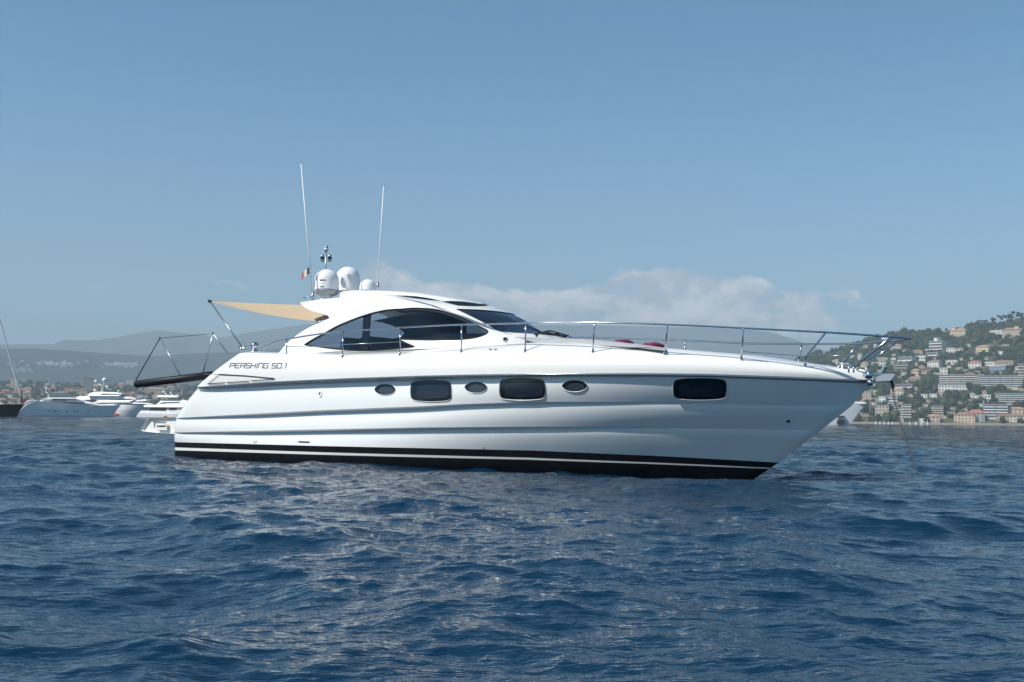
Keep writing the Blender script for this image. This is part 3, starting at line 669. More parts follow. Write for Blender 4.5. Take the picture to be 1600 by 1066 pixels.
# ---- passerelle carried aft
mb = MB(); gy = -.62
A_, Z_ = atY(211, 600.8, gy), atY(330, 586.5, gy); dv = (Z_-A_)/np.linalg.norm(Z_-A_)
mb.tube([A_+dv*k for k in (0, .02, .06, .12)]+[Z_], [.03, .06, .085, .092, .092], 16)
ps = Y_(mb, 'passerelle', M['rubber'])
mb = MB(); mb.box((0,0,0),(0,0,0)) if 0 else None
q = np.array([0, .45, 0]); tp = A_+np.array([0, 0, .07])+dv*.03; te = Z_+np.array([0, 0, .07])
mb.add([tp, te, te+q, tp+q, tp+np.array([0,0,.025]), te+np.array([0,0,.025]), te+q+np.array([0,0,.025]), tp+q+np.array([0,0,.025])], [(0,1,2,3),(4,5,6,7),(0,1,5,4),(1,2,6,5),(2,3,7,6),(3,0,4,7)], sm=False); mb.build('tread', M['rubber'], ps)
def rod(pts, r=.013, m='darksteel', name='handrail'): mb = MB(); tubeY(mb, pts, r, 8); return mb.build(name, M[m], ps)
rod([(212,594.5,gy),(250,528.3,gy),(333,521.2,gy),(357.5,555,gy)], .0145); rod([(250,528.3,gy),(283.2,589.5,gy)], .012, name='brace'); rod([(333,521.2,gy),(317.5,582,gy)], .012, name='brace')
for x, y in ((250,528.3), (333,521.2), (283.2,589.5)):
    mb = MB(); mb.lathe(atY(x, y, gy), [(0, -.028), (.024, -.015), (.028, 0), (.024, .015), (0, .028)], 12); mb.build('joint', M['rubber'] if y < 560 else M['steel'], ps)

# ---- things that rest on or hang from the yacht
def wpt(L_): return ORG+L_[0]*UX+L_[1]*UY+np.array([0, 0, L_[2]])
def cushion(px, py, Y, L_, label):
    c = wpt(atY(px, py, Y)); mb = MB(); prof = []
    for i in range(13):
        u = -1+2*i/12; w = math.sqrt(max(0, 1-abs(u)**3)); prof.append([(u*L_/2, .22*w*math.cos(a), .055*w*math.sin(a)*(1+.15*math.sin(7*u))) for a in np.linspace(0, 2*math.pi, 14, endpoint=False)])
    mb.grid(prof, close=True); o = mb.build('cushion', M['magenta']); o.location = c; o.rotation_euler = (0, R(1.5), -PSI); tag(o, label, 'cushion', 'magenta cushions on the foredeck'); return o
cushion(975, 535.6, -1.0, .30, 'small magenta cushion on the grey sun pad, nearer the windshield'); cushion(1021, 540.2, -.9, .36, 'flat magenta cushion on the foredeck, nearer the bow')
# flag
mb = MB(); a = wpt(atY(485.5, 420, -1.15)); e = wpt(atY(471.5, 432, -1.15)); cols = []
for i in range(13):
    u = i/12; p = a+(e-a)*u; wv = .035*math.sin(u*9); cols.append([(p[0], p[1]+wv, p[2]+.075-.15*v+.0*u) for v in (0, .33, .66, 1)])
for k, m_ in enumerate((0, 1, 2)): mb.grid(cols[k*4:k*4+5], k)
fl = mb.build('flag', [M['green'], M['flagwhite'], M['flagred']], fix=False); tag(fl, 'small green, white and red flag flying from the aft whip antenna', 'flag')
# anchor chain
def chain():
    P = crv([(1394.8,608,0),(1397,622,0),(1402.5,645,0),(1409,668,0),(1417,692,0),(1425.5,716,0),(1431,733,0),(1436,748,0)], 5)
    P = [wpt(atY(p[0], p[1], -.0)) for p in P]; d = [0]
    for a, b in zip(P[:-1], P[1:]): d.append(d[-1]+np.linalg.norm(b-a))
    g = lambda s: np.array([np.interp(s, d, [p[k] for p in P]) for k in range(3)])
    mb = MB(); s = 0; k = 0; pitch = .045
    while s < d[-1]-pitch:
        a = g(s); b = g(s+pitch); t = Vector(b-a).normalized(); c = Vector(a+b)/2
        n1 = t.cross(Vector((0, 1, 0))).normalized(); n2 = t.cross(n1); w = (n1+n2*.4).normalized() if k % 2 else (n2-n1*.4).normalized()
        pts = [c + t*(.027*math.cos(q)+.008*math.copysign(1, math.cos(q))) + w*(.0155*math.sin(q)) for q in np.linspace(0, 2*math.pi, 11)]
        mb.tube(pts, .0056, 6, cap=False); s += pitch; k += 1
    return mb.build('anchor_chain', mat('galvanised_chain', (.13, .125, .12), .6, metal=.3, var=.4, vscale=30))
tag(chain(), 'slack galvanised anchor chain hanging from the bow roller into the sea', 'anchor chain')

# ------------------------------------------------------------------ the sea: real waves, finest near the camera
def waves(x, y, cell):
    g = np.random.default_rng(17); hx = np.zeros_like(x); hy = np.zeros_like(x); hz_ = np.zeros_like(x)
    NW = 240; lam = np.exp(np.linspace(math.log(.07), math.log(11.), NW)); wd = R(262)
    for l_ in lam:
        k = 2*math.pi/l_; sp = .95 if l_ < 2.5 else .7; th_ = wd+g.normal(0, sp); ph = g.uniform(0, 2*math.pi)
        stp = .0185*g.uniform(.5, 1.5)*float(np.interp(l_, [.07, .2, .6, 1.2, 2.2, 5, 11], [.9, 1.05, 1.05, .92, .78, .44, .26]))
        a = stp/k*1.0; dx, dy = math.cos(th_), math.sin(th_)
        m = np.clip((l_/cell-2.2)/2.5, 0, 1)
        p = k*(x*dx+y*dy)+ph; c = np.cos(p); s = np.sin(p)*a*m
        hz_ += a*m*c; hx -= dx*s*.95; hy -= dy*s*.95
    return hx, hy, hz_
def rings(r0, r1, q): n = int(math.log(r1/r0)/math.log(q)); return list(r0*np.exp(np.linspace(0, math.log(r1/r0), n, endpoint=False)))
rr = rings(1.2, 5, 1.0042)+rings(5, 45, 1.0030)+rings(45, 400, 1.009)+rings(400, 10800, 1.03)+[10800.]
fa = list(np.arange(-31, 31.001, .09)); ang = np.radians(np.array(fa+list(np.arange(36, 324.1, 6))))
rr = np.array(rr); A_, Rr = np.meshgrid(ang, rr); X_ = Rr*np.sin(A_); Y__ = Rr*np.cos(A_)
fine = (np.abs(((np.degrees(A_)+180) % 360)-180) < 32)
dr = np.gradient(rr)[:, None]*np.ones_like(A_); cell = np.where(fine, np.maximum(dr, Rr*.0016), Rr*.11)
hx, hy, hz_ = waves(X_, Y__, cell); V = np.stack([X_+hx, Y__+hy, hz_], -1).reshape(-1, 3)
V = np.vstack([V, [[0, 0, 0]]]); nr_, nc = A_.shape
i, j = np.meshgrid(np.arange(nr_-1), np.arange(nc), indexing='ij'); j2 = (j+1) % nc
Q = np.stack([i*nc+j, i*nc+j2, (i+1)*nc+j2, (i+1)*nc+j], -1).reshape(-1, 4)
me = bpy.data.meshes.new('sea'); nq = len(Q); tri = [(k, nr_*nc, (k+1) % nc) for k in range(nc)]
me.vertices.add(len(V)); me.vertices.foreach_set('co', V.ravel()); me.loops.add(nq*4+len(tri)*3)
me.loops.foreach_set('vertex_index', np.concatenate([Q[:, ::-1].ravel(), np.array(tri)[:, ::-1].ravel()])); me.polygons.add(nq+len(tri))
me.polygons.foreach_set('loop_start', np.concatenate([np.arange(nq)*4, nq*4+np.arange(len(tri))*3]))
me.polygons.foreach_set('use_smooth', np.ones(nq+len(tri), bool)); me.update(calc_edges=True); me.validate()
seam = bpy.data.materials.new('sea_water'); seam.use_nodes = True; n = seam.node_tree.nodes; l = seam.node_tree.links; b = n['Principled BSDF']
b.inputs['Base Color'].default_value = (.001, .020, .046, 1); b.inputs['Roughness'].default_value = .045; b.inputs['IOR'].default_value = 1.333
tcn = n.new('ShaderNodeTexCoord')
def nz_(scale, sx, sy, rot, det=4, rough=.55):
    m = n.new('ShaderNodeMapping'); m.inputs['Scale'].default_value = (sx, sy, 1); m.inputs['Rotation'].default_value = (0, 0, rot); l.new(tcn.outputs['Object'], m.inputs[0])
    z = n.new('ShaderNodeTexNoise'); z.inputs['Scale'].default_value = scale; z.inputs['Detail'].default_value = det; z.inputs['Roughness'].default_value = rough; l.new(m.outputs[0], z.inputs['Vector']); return z.outputs[0]
def bmp(hgt, dist, st, prev=None):
    p = n.new('ShaderNodeBump'); p.inputs['Distance'].default_value = dist; p.inputs['Strength'].default_value = st; l.new(hgt, p.inputs['Height'])
    if prev: l.new(prev, p.inputs['Normal'])
    return p.outputs[0]
# beyond the reach of the modelled waves the same chop is carried by the surface normal
vl = n.new('ShaderNodeVectorMath'); vl.operation = 'LENGTH'; l.new(tcn.outputs['Object'], vl.inputs[0]); fr_ = n.new('ShaderNodeMapRange'); l.new(vl.outputs['Value'], fr_.inputs[0])
for q_, v_ in enumerate((12., 90., .12, 1.)): fr_.inputs[q_+1].default_value = v_
n1 = bmp(nz_(1.1, .55, 1.25, .1, 6, .62), 1.7, 1.)
[k for k in n if k.type == 'BUMP'][0]; l.new(fr_.outputs[0], [k for k in n if k.type == 'BUMP'][0].inputs['Strength'])
n2 = bmp(nz_(9., .6, 1.1, .1, 3), .02, .45, n1)
l.new(n2, b.inputs['Normal'])
me.materials.append(seam); sea = bpy.data.objects.new('sea', me); COL.objects.link(sea); sea.location.z = -.035; tag(sea, kind='structure')

# ------------------------------------------------------------------ land
def hsh(x, y, s=0.):                                 # smooth value noise in the plane
    def r(i, j): v = np.sin(i*127.1+j*311.7+s*74.7)*43758.5453; return v-np.floor(v)
    x = np.asarray(x, float); y = np.asarray(y, float); i, j = np.floor(x), np.floor(y); u, v = x-i, y-j; u = u*u*(3-2*u); v = v*v*(3-2*v)
    return (r(i, j)*(1-u)+r(i+1, j)*u)*(1-v)+(r(i, j+1)*(1-u)+r(i+1, j+1)*u)*v
def fbm(x, y, s=0., o=4): return sum(hsh(x*2**k, y*2**k, s+k)/2**(k+1) for k in range(o))
def azel(px, py): r = ray(px, py); return math.atan2(r[0], r[1]), r[2]/math.hypot(r[0], r[1])
class Hill:                                          # a slope rising from the shore at D0 to a ridge at D1; the ridge line is given as photo points
    def __init__(s, ridge, D0, D1, z0, pw=1., amp=.0, seed=0.):
        q = sorted(azel(*p) for p in ridge); s.a = np.array([t[0] for t in q]); s.e = np.array([t[1] for t in q]); s.D0, s.D1, s.z0, s.pw, s.amp, s.seed = D0, D1, z0, pw, amp, seed
    def zr(s, a): return np.interp(a, s.a, s.e)*s.D1+CAMH
    def z(s, a, t):
        D = s.D0+(s.D1-s.D0)*t; g = np.clip(t, 0, 1)**s.pw; zz = s.z0+(s.zr(a)-s.z0)*g
        nn = (fbm(a*40+5, t*5, s.seed)-.5)*s.amp*np.clip(np.sin(np.clip(t, 0, 1)*math.pi), 0, 1)
        return np.where(t > 1, zz-(t-1)*(s.D1-s.D0)*.25, zz+nn)
    def mesh(s, name, m, a0, a1, na=160, nt=40, tmax=1.25):
        aa = np.linspace(a0, a1, na); tt = np.linspace(0, tmax, nt); T, A = np.meshgrid(tt, aa, indexing='ij'); D = s.D0+(s.D1-s.D0)*T; Z = s.z(A, T)
        mb = MB(); mb.grid([[(D[i, j]*math.sin(A[i, j]), D[i, j]*math.cos(A[i, j]), Z[i, j]) for j in range(na)] for i in range(nt)])
        mb.v += [(aa_*0+s.D0*math.sin(aa_), s.D0*math.cos(aa_), -2.) for aa_ in aa]; b0 = len(mb.v)-na
        for j in range(na-1): mb.f.append((j, j+1, b0+j+1, b0+j)); mb.m.append(0); mb.smooth.append(True)
        o = mb.build(name, m, fix=False)
        if sum(p.normal.z*p.area for p in o.data.polygons) < 0: o.data.flip_normals()
        return o
    def put(s, px, py):                              # point of the slope seen at a place in the photograph
        a, e = azel(px, py); t = np.linspace(0, 1.02, 300); D = s.D0+(s.D1-s.D0)*t; el = (s.z(a+0*t, t)-CAMH)/D
        k = int(np.argmax(el >= e)) if (el >= e).any() else 299
        return np.array([D[k]*math.sin(a), D[k]*math.cos(a), float(s.z(a, t[k]))]), float(D[k])
def earth(name, c1, c2, sc_=.01, c3=None):
    m = bpy.data.materials.new(name); m.use_nodes = True; n = m.node_tree.nodes; l = m.node_tree.links; b = n['Principled BSDF']; b.inputs['Roughness'].default_value = .9; b.inputs['Specular IOR Level'].default_value = .1
    t = n.new('ShaderNodeTexCoord'); z = n.new('ShaderNodeTexNoise'); z.inputs['Scale'].default_value = sc_; z.inputs['Detail'].default_value = 7; l.new(t.outputs['Object'], z.inputs['Vector'])
    r = n.new('ShaderNodeValToRGB'); r.color_ramp.elements[0].position = .38; r.color_ramp.elements[0].color = (*c1, 1); r.color_ramp.elements[1].position = .62; r.color_ramp.elements[1].color = (*c2, 1)
    l.new(z.outputs[0], r.inputs[0]); l.new(r.outputs[0], b.inputs['Base Color']); return m
m_hill = earth('wooded_ground', (.035, .05, .025), (.09, .095, .05), .02)
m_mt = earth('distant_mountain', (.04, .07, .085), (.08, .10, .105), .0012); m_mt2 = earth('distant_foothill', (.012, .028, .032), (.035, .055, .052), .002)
m_town = earth('town_ground_cover', (.10, .10, .07), (.26, .21, .17), .03); m_sand = mat('beach_sand', (.22, .18, .145), .95, var=.2, vscale=.05)
HR = Hill([(1180,590),(1230,572),(1275,555),(1310,547),(1345,535),(1380,528),(1393,522),(1413,520),(1430,523),(1460,521.5),(1490,518),(1510,514),(1530,510),(1560,506),(1580,502),(1600,499),(1700,480),(1850,470)], 1500, 2300, 2.5, .92, 14, 3.)
HL = Hill([(-300,596),(-60,597),(0,599),(20,599),(60,600),(100,601),(130,603),(180,603),(215,601),(300,603),(500,606),(800,615),(1100,625),(1300,640)], 1900, 3000, 2.5, .9, 8, 8.)
HF_ = Hill([(-500,548),(0,544.5),(56,544.5),(112,548),(169,552),(244,556),(300,552),(400,549),(480,540),(600,545),(800,550),(1000,552),(1150,560),(1280,590),(1400,600)], 4600, 5800, 0., .8, 60, 12.)
HM = Hill([(-500,545),(-100,541),(0,537.5),(84,538),(94,531),(131,532),(162,530),(187,525.6),(215,520),(250,516),(275,519),(310,523),(350,527),(380,521),(412,516),(475,507),(560,500),(700,505),(840,507),(950,508),(1040,510),(1100,511),(1164,514),(1205,519),(1240,530),(1290,548),(1400,565)], 7600, 9300, 0., .7, 140, 15.)
for H_, nm, mm, a0, a1, na in ((HR, 'wooded_hillside', m_hill, azel(1180, 600)[0], .62, 260), (HL, 'town_ground', m_town, -.62, azel(1300, 600)[0], 200), (HF_, 'foothills', m_mt2, -.75, azel(1400, 600)[0], 260), (HM, 'mountains', m_mt, -.75, azel(1420, 600)[0], 300)):
    tag(H_.mesh(nm, mm, a0, a1, na), kind='structure')
# the beach strip under the hillside
aa = np.linspace(azel(1296, 600)[0], .62, 200); mb = MB()
mb.grid([[(D*math.sin(a), D*math.cos(a), z_+(.6*float(hsh(a*900, D)) if z_ > 1 else 0)) for a in aa] for D, z_ in ((1478, -.6), (1486, 1.3), (1502, 2.6), (1512, 3.4))])
bo = mb.build('beach', m_sand, fix=False); bo.data.flip_normals() if sum(p.normal.z for p in bo.data.polygons) < 0 else None; tag(bo, kind='structure')

# ------------------------------------------------------------------ craft at anchor further out
FM = dict(hullw=mat('far_white_hull', (.74, .76, .78), .35, coat=.3), whitef=mat('far_white_paint', (.78, .78, .77), .4), dk=mat('far_dark_glass', (.02, .025, .032), .15),
          navy=mat('far_black_hull', (.012, .014, .02), .3), tender=mat('far_tender_tube', (.34, .40, .34), .6), redf=mat('far_red_flag', (.4, .02, .03), .8), tan=mat('far_tan_trim', (.35, .22, .14), .6), metal=mat('far_spar', (.45, .46, .47), .4), orange=mat('far_orange_cloth', (.6, .16, .06), .7))
class Craft:
    def __init__(s, name, label, cat, x0, ywl, D, bow=1, group='motor yachts anchored in the bay', yaw=0.):
        s.k = D/F; a, _ = azel(x0, ywl); s.rz = -a; s.x0 = x0; s.y0 = ywl; s.sh = 0.
        s.o = empty(name, (D*math.sin(a), D*math.cos(a), 0), -a-R(yaw)); s.cs = math.cos(R(yaw)); tag(s.o, label, cat, group)
        s.tilt = .0122
    def P(s, x, y): dx = x-s.x0; return dx*s.k/s.cs, (s.y0+s.tilt*dx-y)*s.k
    def hull(s, top, bot, B, m, name='hull', bow=1, full=.45, foot=.8):
        T = crv(top, 2.5); n = len(T); x_ = [p[0] for p in T]; Bt = sorted(bot); rows_ = []
        L0, L1 = min(x_), max(x_)
        for p in T:
            u = (p[0]-L0)/(L1-L0); u = u if bow > 0 else 1-u; b = B*(1 if u < full else max(0., 1-((u-full)/(1-full))**2.2)); 
            X, Z = s.P(p[0], p[1]); 
            # the foot of the section slides aft under the flared bow
            xb = np.interp(p[0], [L0, L1], [Bt[0][0], Bt[-1][0]]); Xb, Zb = s.P(xb, np.interp(xb, [q[0] for q in Bt], [q[1] for q in Bt]))
            rows_.append([(Xb, -b*foot, Zb-.6), (X*.5+Xb*.5, -b*(1+foot)/2*1.04, Z*.5+Zb*.5), (X, -b, Z), (X, -b*.5, Z+.05), (X, b*.5, Z+.05), (X, b, Z), (X*.5+Xb*.5, b*(1+foot)/2*1.04, Z*.5+Zb*.5), (Xb, b*foot, Zb-.6)])
        mb = MB(); mb.grid(rows_, close=True, sm=False); mb.f += [tuple(range(8)), tuple(range(8*(n-1), 8*n))]; mb.m += [0, 0]; mb.smooth += [False]*2
        s.h = mb.build(name, m, s.o); return s.h
    def slab(s, name, poly, w, m, parent=None, c=0., lean=.75):
        mb = MB(); q = [s.P(*p) for p in poly]; glass = 'window' in name
        if not glass: s.zb = min(z for _, z in q)
        mb.prism(q, c-w, c+w)
        if w > 1.: mb.v = [(x, c+(y-c)*max(.3, 1-lean*max(0, z-s.zb)/w), z) for x, y, z in mb.v]     # the sides lean inwards
        return mb.build(name, m, parent or s.o)
    def ball(s, name, x, y, r, m, w=0.):
        X, Z = s.P(x, y); r *= s.k; mb = MB(); mb.lathe((X, w, Z), [(0, r)]+[(r*math.sin(a), r*math.cos(a)) for a in np.linspace(.3, 2.8, 8)]+[(0, -r)], 14); return mb.build(name, m, s.o)
    def pole(s, name, pts, r, m, w=0., parent=None):
        mb = MB(); mb.tube([(s.P(x, y)[0], w, s.P(x, y)[1]) for x, y in pts], r*s.k, 6); return mb.build(name, m, parent or s.o)
# long flybridge yacht with its tender on the roof
c = Craft('anchored_yacht', 'long white motor yacht with shaded hull and green tender on its roof, bow pointing right', 'motor yacht', 108, 648.2, 560)
c.hull([(41,643),(52,630),(68,628),(110,631),(150,633.5),(178,633)], [(39,647),(80,647.8),(130,648.4),(167,648.5)], 3.6, FM['hullw'])
for x in (82, 88.5, 92.5, 104.5, 114.5, 119, 134, 149):
    mb = MB(); X, Z = c.P(x, 642); mb.lathe((X, -3.58 if x < 125 else -3.2, Z), [(0, -.15), (.33, -.1), (.33, .1), (0, .15)], 12, ax=Matrix.Rotation(R(90), 3, 'X')); mb.build('porthole', FM['dk'], c.h)
c.slab('bathing_platform', [(38,645),(62,644.6),(62,647.2),(38,647)], 2.8, FM['whitef'])
c.slab('main_saloon', [(66,630),(70,625.6),(90,624.6),(128,626.6),(150,632),(152,634.4),(110,633)], 3.1, FM['whitef'])
c.slab('saloon_window', [(76,633),(81,628.6),(118,629.2),(149,633.6),(110,633.4)], 3.14, FM['dk'])
c.slab('flybridge', [(70,625),(80,622.4),(110,622.2),(124,625.2),(126,627)], 2.5, FM['whitef']); c.slab('flybridge_window', [(82,626),(86,624.2),(116,624.6),(123,626.4)], 2.54, FM['dk'])
t = c.slab('tender', [(82,615.8),(108,616.2),(110.5,618.4),(108,620.6),(84,620.2),(81,618)], .9, FM['tender']); c.slab('tender_deck', [(84,614.8),(106,615.6),(106,616.6),(84,616.2)], .7, FM['whitef'], t)
c.pole('radar_arch', [(80,622),(78.5,616),(75.5,614.5)], .9, FM['whitef']); c.pole('radar_arch', [(75.8,616),(76.5,607.5)], .7, FM['whitef'])
c.pole('aft_rail', [(46,636),(52,628),(66,626.5)], .6, FM['whitef'], -2); c.pole('aft_stair', [(42,644),(52,633),(64,628)], 1.0, FM['whitef'], -3.4)
for x in (54, 59, 62.5): c.pole('aft_post', [(x, 634), (x, 627)], .55, FM['dk' if x == 59 else 'whitef'], -2.6)
c.slab('ensign', [(45.5,625),(50.5,624.2),(51,628.4),(46.5,629)], .05, FM['redf'], c=1.)
# tall white superyacht
c = Craft('anchored_yacht', 'tall white superyacht with three stepped decks and a mast of white domes', 'motor yacht', 205, 649.0, 680, yaw=24)
c.hull([(179,634.5),(190,634.2),(215,633.4),(237,632.0)], [(167,647.2),(200,648.2),(224,648.8)], 5.4, FM['whitef'], full=.35, foot=1.05)
c.slab('water_level_trim', [(167,645.8),(173,645.6),(173,647.6),(167,647.4)], 4.4, FM['whitef'])
c.slab('lower_deck', [(150,640),(152,633),(166,628.6),(200,629),(228,630.2),(236,632.4),(226,633.4),(180,634.6)], 5.2, FM['whitef']); c.slab('lower_window', [(183,632.8),(190,630.9),(224,631.5),(233,632.6),(210,633.3)], 5.26, FM['dk'])
c.slab('middle_deck', [(124,633),(126,626),(131,620.6),(150,618.6),(180,619.4),(206,621.6),(213,624.2),(204,629),(150,630)], 4.6, FM['whitef'])
c.slab('middle_window', [(175,625.6),(181,622.9),(205,623.9),(212,625.2),(198,626)], 4.66, FM['dk']); c.slab('aft_window', [(139,627),(142,625.2),(157,625.6),(161,627.2),(155,629.2),(143,629.2)], 4.66, FM['dk'])
c.slab('upper_deck', [(146,620),(149,615.2),(158,613.6),(184,614.4),(193,616.6),(190,620)], 3.6, FM['whitef']); c.slab('upper_window', [(163,618.2),(167,616.3),(189,617),(192.5,618.2)], 3.66, FM['dk'])
c.pole('mast', [(163,614),(164,605),(168,597)], 2.0, FM['whitef']); c.pole('mast_arm', [(164,606),(158,602)], .8, FM['whitef']); c.pole('mast_arm', [(165,606),(170,604)], .8, FM['whitef'])
for x, y, r in ((166, 596.5, 3.6), (154, 598.3, 2.4), (153, 611.2, 2.3), (186, 612.4, 1.5), (170.3, 607, 2.)): c.ball('radar_dome', x, y, r, FM['whitef'])
c.slab('jet_ski', [(181,646.4),(190,645),(195,647),(190,648.4),(183,648.2)], .6, FM['orange'], c=-6.5)
# near white cruiser partly hidden by the stern
c = Craft('anchored_yacht', 'white flybridge motor yacht partly hidden behind the stern of the large yacht', 'motor yacht', 250, 650.0, 430, yaw=22)
c.hull([(228,640.5),(245,641),(275,641.5),(310,640),(335,637)], [(221.5,648.4),(260,649.6),(322,650.5)], 3.3, FM['whitef'], foot=1.12)
for x in (249.5, 255.2, 260, 265.5): mb = MB(); X, Z = c.P(x, 645.3); mb.lathe((X, -3.18, Z), [(0, -.1), (.24, -.08), (.24, .08), (0, .1)], 12, ax=Matrix.Rotation(R(90), 3, 'X')); mb.build('porthole', FM['dk'], c.h)
c.slab('boot_stripe', [(223,648.6),(240,648.9),(275,649.6),(275,650.4),(223,649.6)], 3.2, FM['tan'])
c.slab('main_deck', [(236,641),(241,636.6),(275,635.4),(310,637.4),(318,641)], 2.8, FM['whitef']); c.slab('deck_overhang', [(229.5,633.2),(240,632),(280,631.6),(300,634.6),(280,635.8),(232,635.2)], 3.0, FM['whitef'])
c.slab('saloon_window', [(237.5,640.5),(242,636.4),(262,636.2),(261,640.2)], 2.86, FM['dk']); c.slab('saloon_window', [(265.5,638.8),(269,637),(276,636.3),(275,638.4)], 2.86, FM['dk'])
c.slab('flybridge', [(247,632),(252,626.4),(262,624.4),(280,624),(296,628),(300,632)], 2.4, FM['whitef']); c.slab('flybridge_window', [(251,631),(256,628.2),(280,627.8),(279,629.4),(262,629.8)], 2.46, FM['dk'])
c.slab('hard_top', [(246,620.6),(250,617.6),(278,618.2),(276,621)], 2.0, FM['whitef'])
for q in ([(250,626),(255,619)], [(262,625),(258,616),(253,613)], [(272,625),(266,616),(264,613)]): c.pole('radar_arch', q, .8, FM['whitef'])
c.ball('radar_dome', 254, 612.8, 1.9, FM['whitef']); c.ball('radar_dome', 264, 613.6, 1.5, FM['whitef']); c.pole('mast', [(279.5,620),(279.7,610)], .35, FM['whitef'])
c.slab('red_buoy', [(261.5,651),(263,648.4),(266,648.4),(267,651)], .3, FM['orange'], c=-4.5)
# smaller craft behind
def cruiser(label, x0, x1, yw, D, hh):
    w = x1-x0; c = Craft('small_cruiser', label, 'boat', (x0+x1)/2, yw, D, group='small boats between the anchored yachts', yaw=20)
    c.hull([(x0, yw-hh*.34), (x0+w*.5, yw-hh*.36), (x1, yw-hh*.46)], [(x0+.3, yw), (x1-w*.1, yw+.2)], w*D/F*.15, FM['whitef'])
    k = c.slab('cabin', [(x0+w*.15, yw-hh*.35), (x0+w*.2, yw-hh*.72), (x0+w*.6, yw-hh*.74), (x0+w*.8, yw-hh*.38)], w*D/F*.11, FM['whitef']); c.slab('window', [(x0+w*.2, yw-hh*.45), (x0+w*.24, yw-hh*.62), (x0+w*.58, yw-hh*.64), (x0+w*.68, yw-hh*.45)], w*D/F*.113, FM['dk'], k)
    c.slab('canopy', [(x0+w*.05, yw-hh*.95), (x0+w*.5, yw-hh), (x0+w*.52, yw-hh*.9), (x0+w*.06, yw-hh*.86)], w*D/F*.1, FM['whitef'])
    for u in (.1, .45): c.pole('canopy_post', [(x0+w*u, yw-hh*.9), (x0+w*u, yw-hh*.35)], .3, FM['metal'])
cruiser('small white cruiser directly right of the black sailing hull', 24, 43, 647.0, 700, 16)
cruiser('low white launch between the black hull and the long shaded yacht, furthest away', 33, 52, 646.4, 900, 11)
cruiser('white cruiser seen between the tall superyacht and the flybridge yacht by the stern', 212, 244, 647.8, 980, 24)
# black sailing hull at the left edge
c = Craft('sailing_yacht', 'black hulled sailing yacht cut by the left edge, furled headsail rising from its bow', 'sailing yacht', -20, 650.0, 300, group=None)
c.hull([(-75,634.5),(-40,634),(-5,633.4),(27,632.6)], [(-68,650),(-20,650.3),(17,650.6)], 2.2, FM['navy'], full=.4)
c.slab('toe_rail', [(-74,634.2),(-40,633.6),(26,632.1),(27,632.8),(-40,634.6)], 1.5, FM['tan']); c.slab('coachroof', [(-60,633.6),(-55,629.6),(-10,629.4),(2,633)], 1.2, FM['whitef'])
c.slab('deck_locker', [(8.5,632.8),(9,630.6),(13,630.6),(13.4,632.8)], .5, FM['whitef']); c.slab('deck_locker', [(18,632.6),(18.6,626.6),(20.4,626.4),(21,632.4)], .3, FM['whitef'])
c.pole('furled_headsail', [(24.5,632),(19.5,613),(9,578),(-2,540),(-22,470),(-38,410)], .95, FM['whitef']); c.pole('mast', [(-30,631),(-38,400)], .9, FM['metal'])
mb = MB(); mb.tube([(c.P(20, 613)[0], 0, c.P(20, 613)[1]), (c.P(24.5, 632)[0], 0, c.P(24.5, 632)[1])], .3, 6); mb.build('sail_cover', FM['tan'], c.o)
c.pole('boom', [(-32,622),(-62,622)], .5, FM['metal'])
# bow of a big yacht beyond our bow
c = Craft('anchored_yacht', 'shaded white yacht whose flared bow shows behind the bow of the large yacht', 'motor yacht', 1290, 664.0, 470)
c.hull([(1205,634.5),(1260,633.4),(1300,632.4),(1330,631.2),(1349,630.8)], [(1210,663.2),(1270,663.8),(1323,664.2)], 3.6, FM['hullw'], full=.2)
c.slab('bulwark', [(1330,632.8),(1333.2,629.2),(1345,629.6),(1348.6,632.2),(1340,633)], .8, FM['whitef'])
c.slab('anchor_pocket', [(1306,661.4),(1307,656.2),(1315,656.6),(1318,660),(1316,662.6)], 3.2, FM['navy']); c.slab('anchor_pocket', [(1306,651.6),(1314,650.2),(1317,650.6),(1313,652.4)], 3.0, FM['navy'])
c.slab('superstructure', [(1215,634),(1222,616),(1262,614),(1280,633)], 2.8, FM['whitef']); c.slab('bridge_window', [(1224,625),(1226,619.5),(1262,618.5),(1270,625)], 2.86, FM['dk'])
# sailing dinghies off the beach
def dinghy(x, yb, hh, lab):
    D = 1440; c = Craft('sailing_dinghy', lab, 'dinghy', x, yb, D, group='white sailing dinghies off the beach'); c.slab('hull', [(x-1.5, yb-.7), (x+1.5, yb-.7), (x+1.1, yb+.3), (x-1.2, yb+.3)], .6, FM['whitef'])
    c.slab('sail', [(x-1.1, yb-1.), (x+.1, yb-hh), (x+.9, yb-1.)], .12, FM['whitef'])
for x, hh in ((1368, 5.6), (1375, 4.6), (1381.6, 5.4), (1388, 5.0), (1394.2, 4.6)): dinghy(x, 661.8+.0122*(x-1368), hh, 'one of five white dinghies in a row left of the anchor chain')
for x, hh in ((1421.5, 5.6), (1431, 6.6), (1439.4, 6.2), (1449, 7.6)): dinghy(x, 662.6+.0122*(x-1420), hh, 'tallest white sailing dinghy, at the right end of the row' if hh > 7 else 'one of the white dinghies between the anchor chain and the tallest sail')

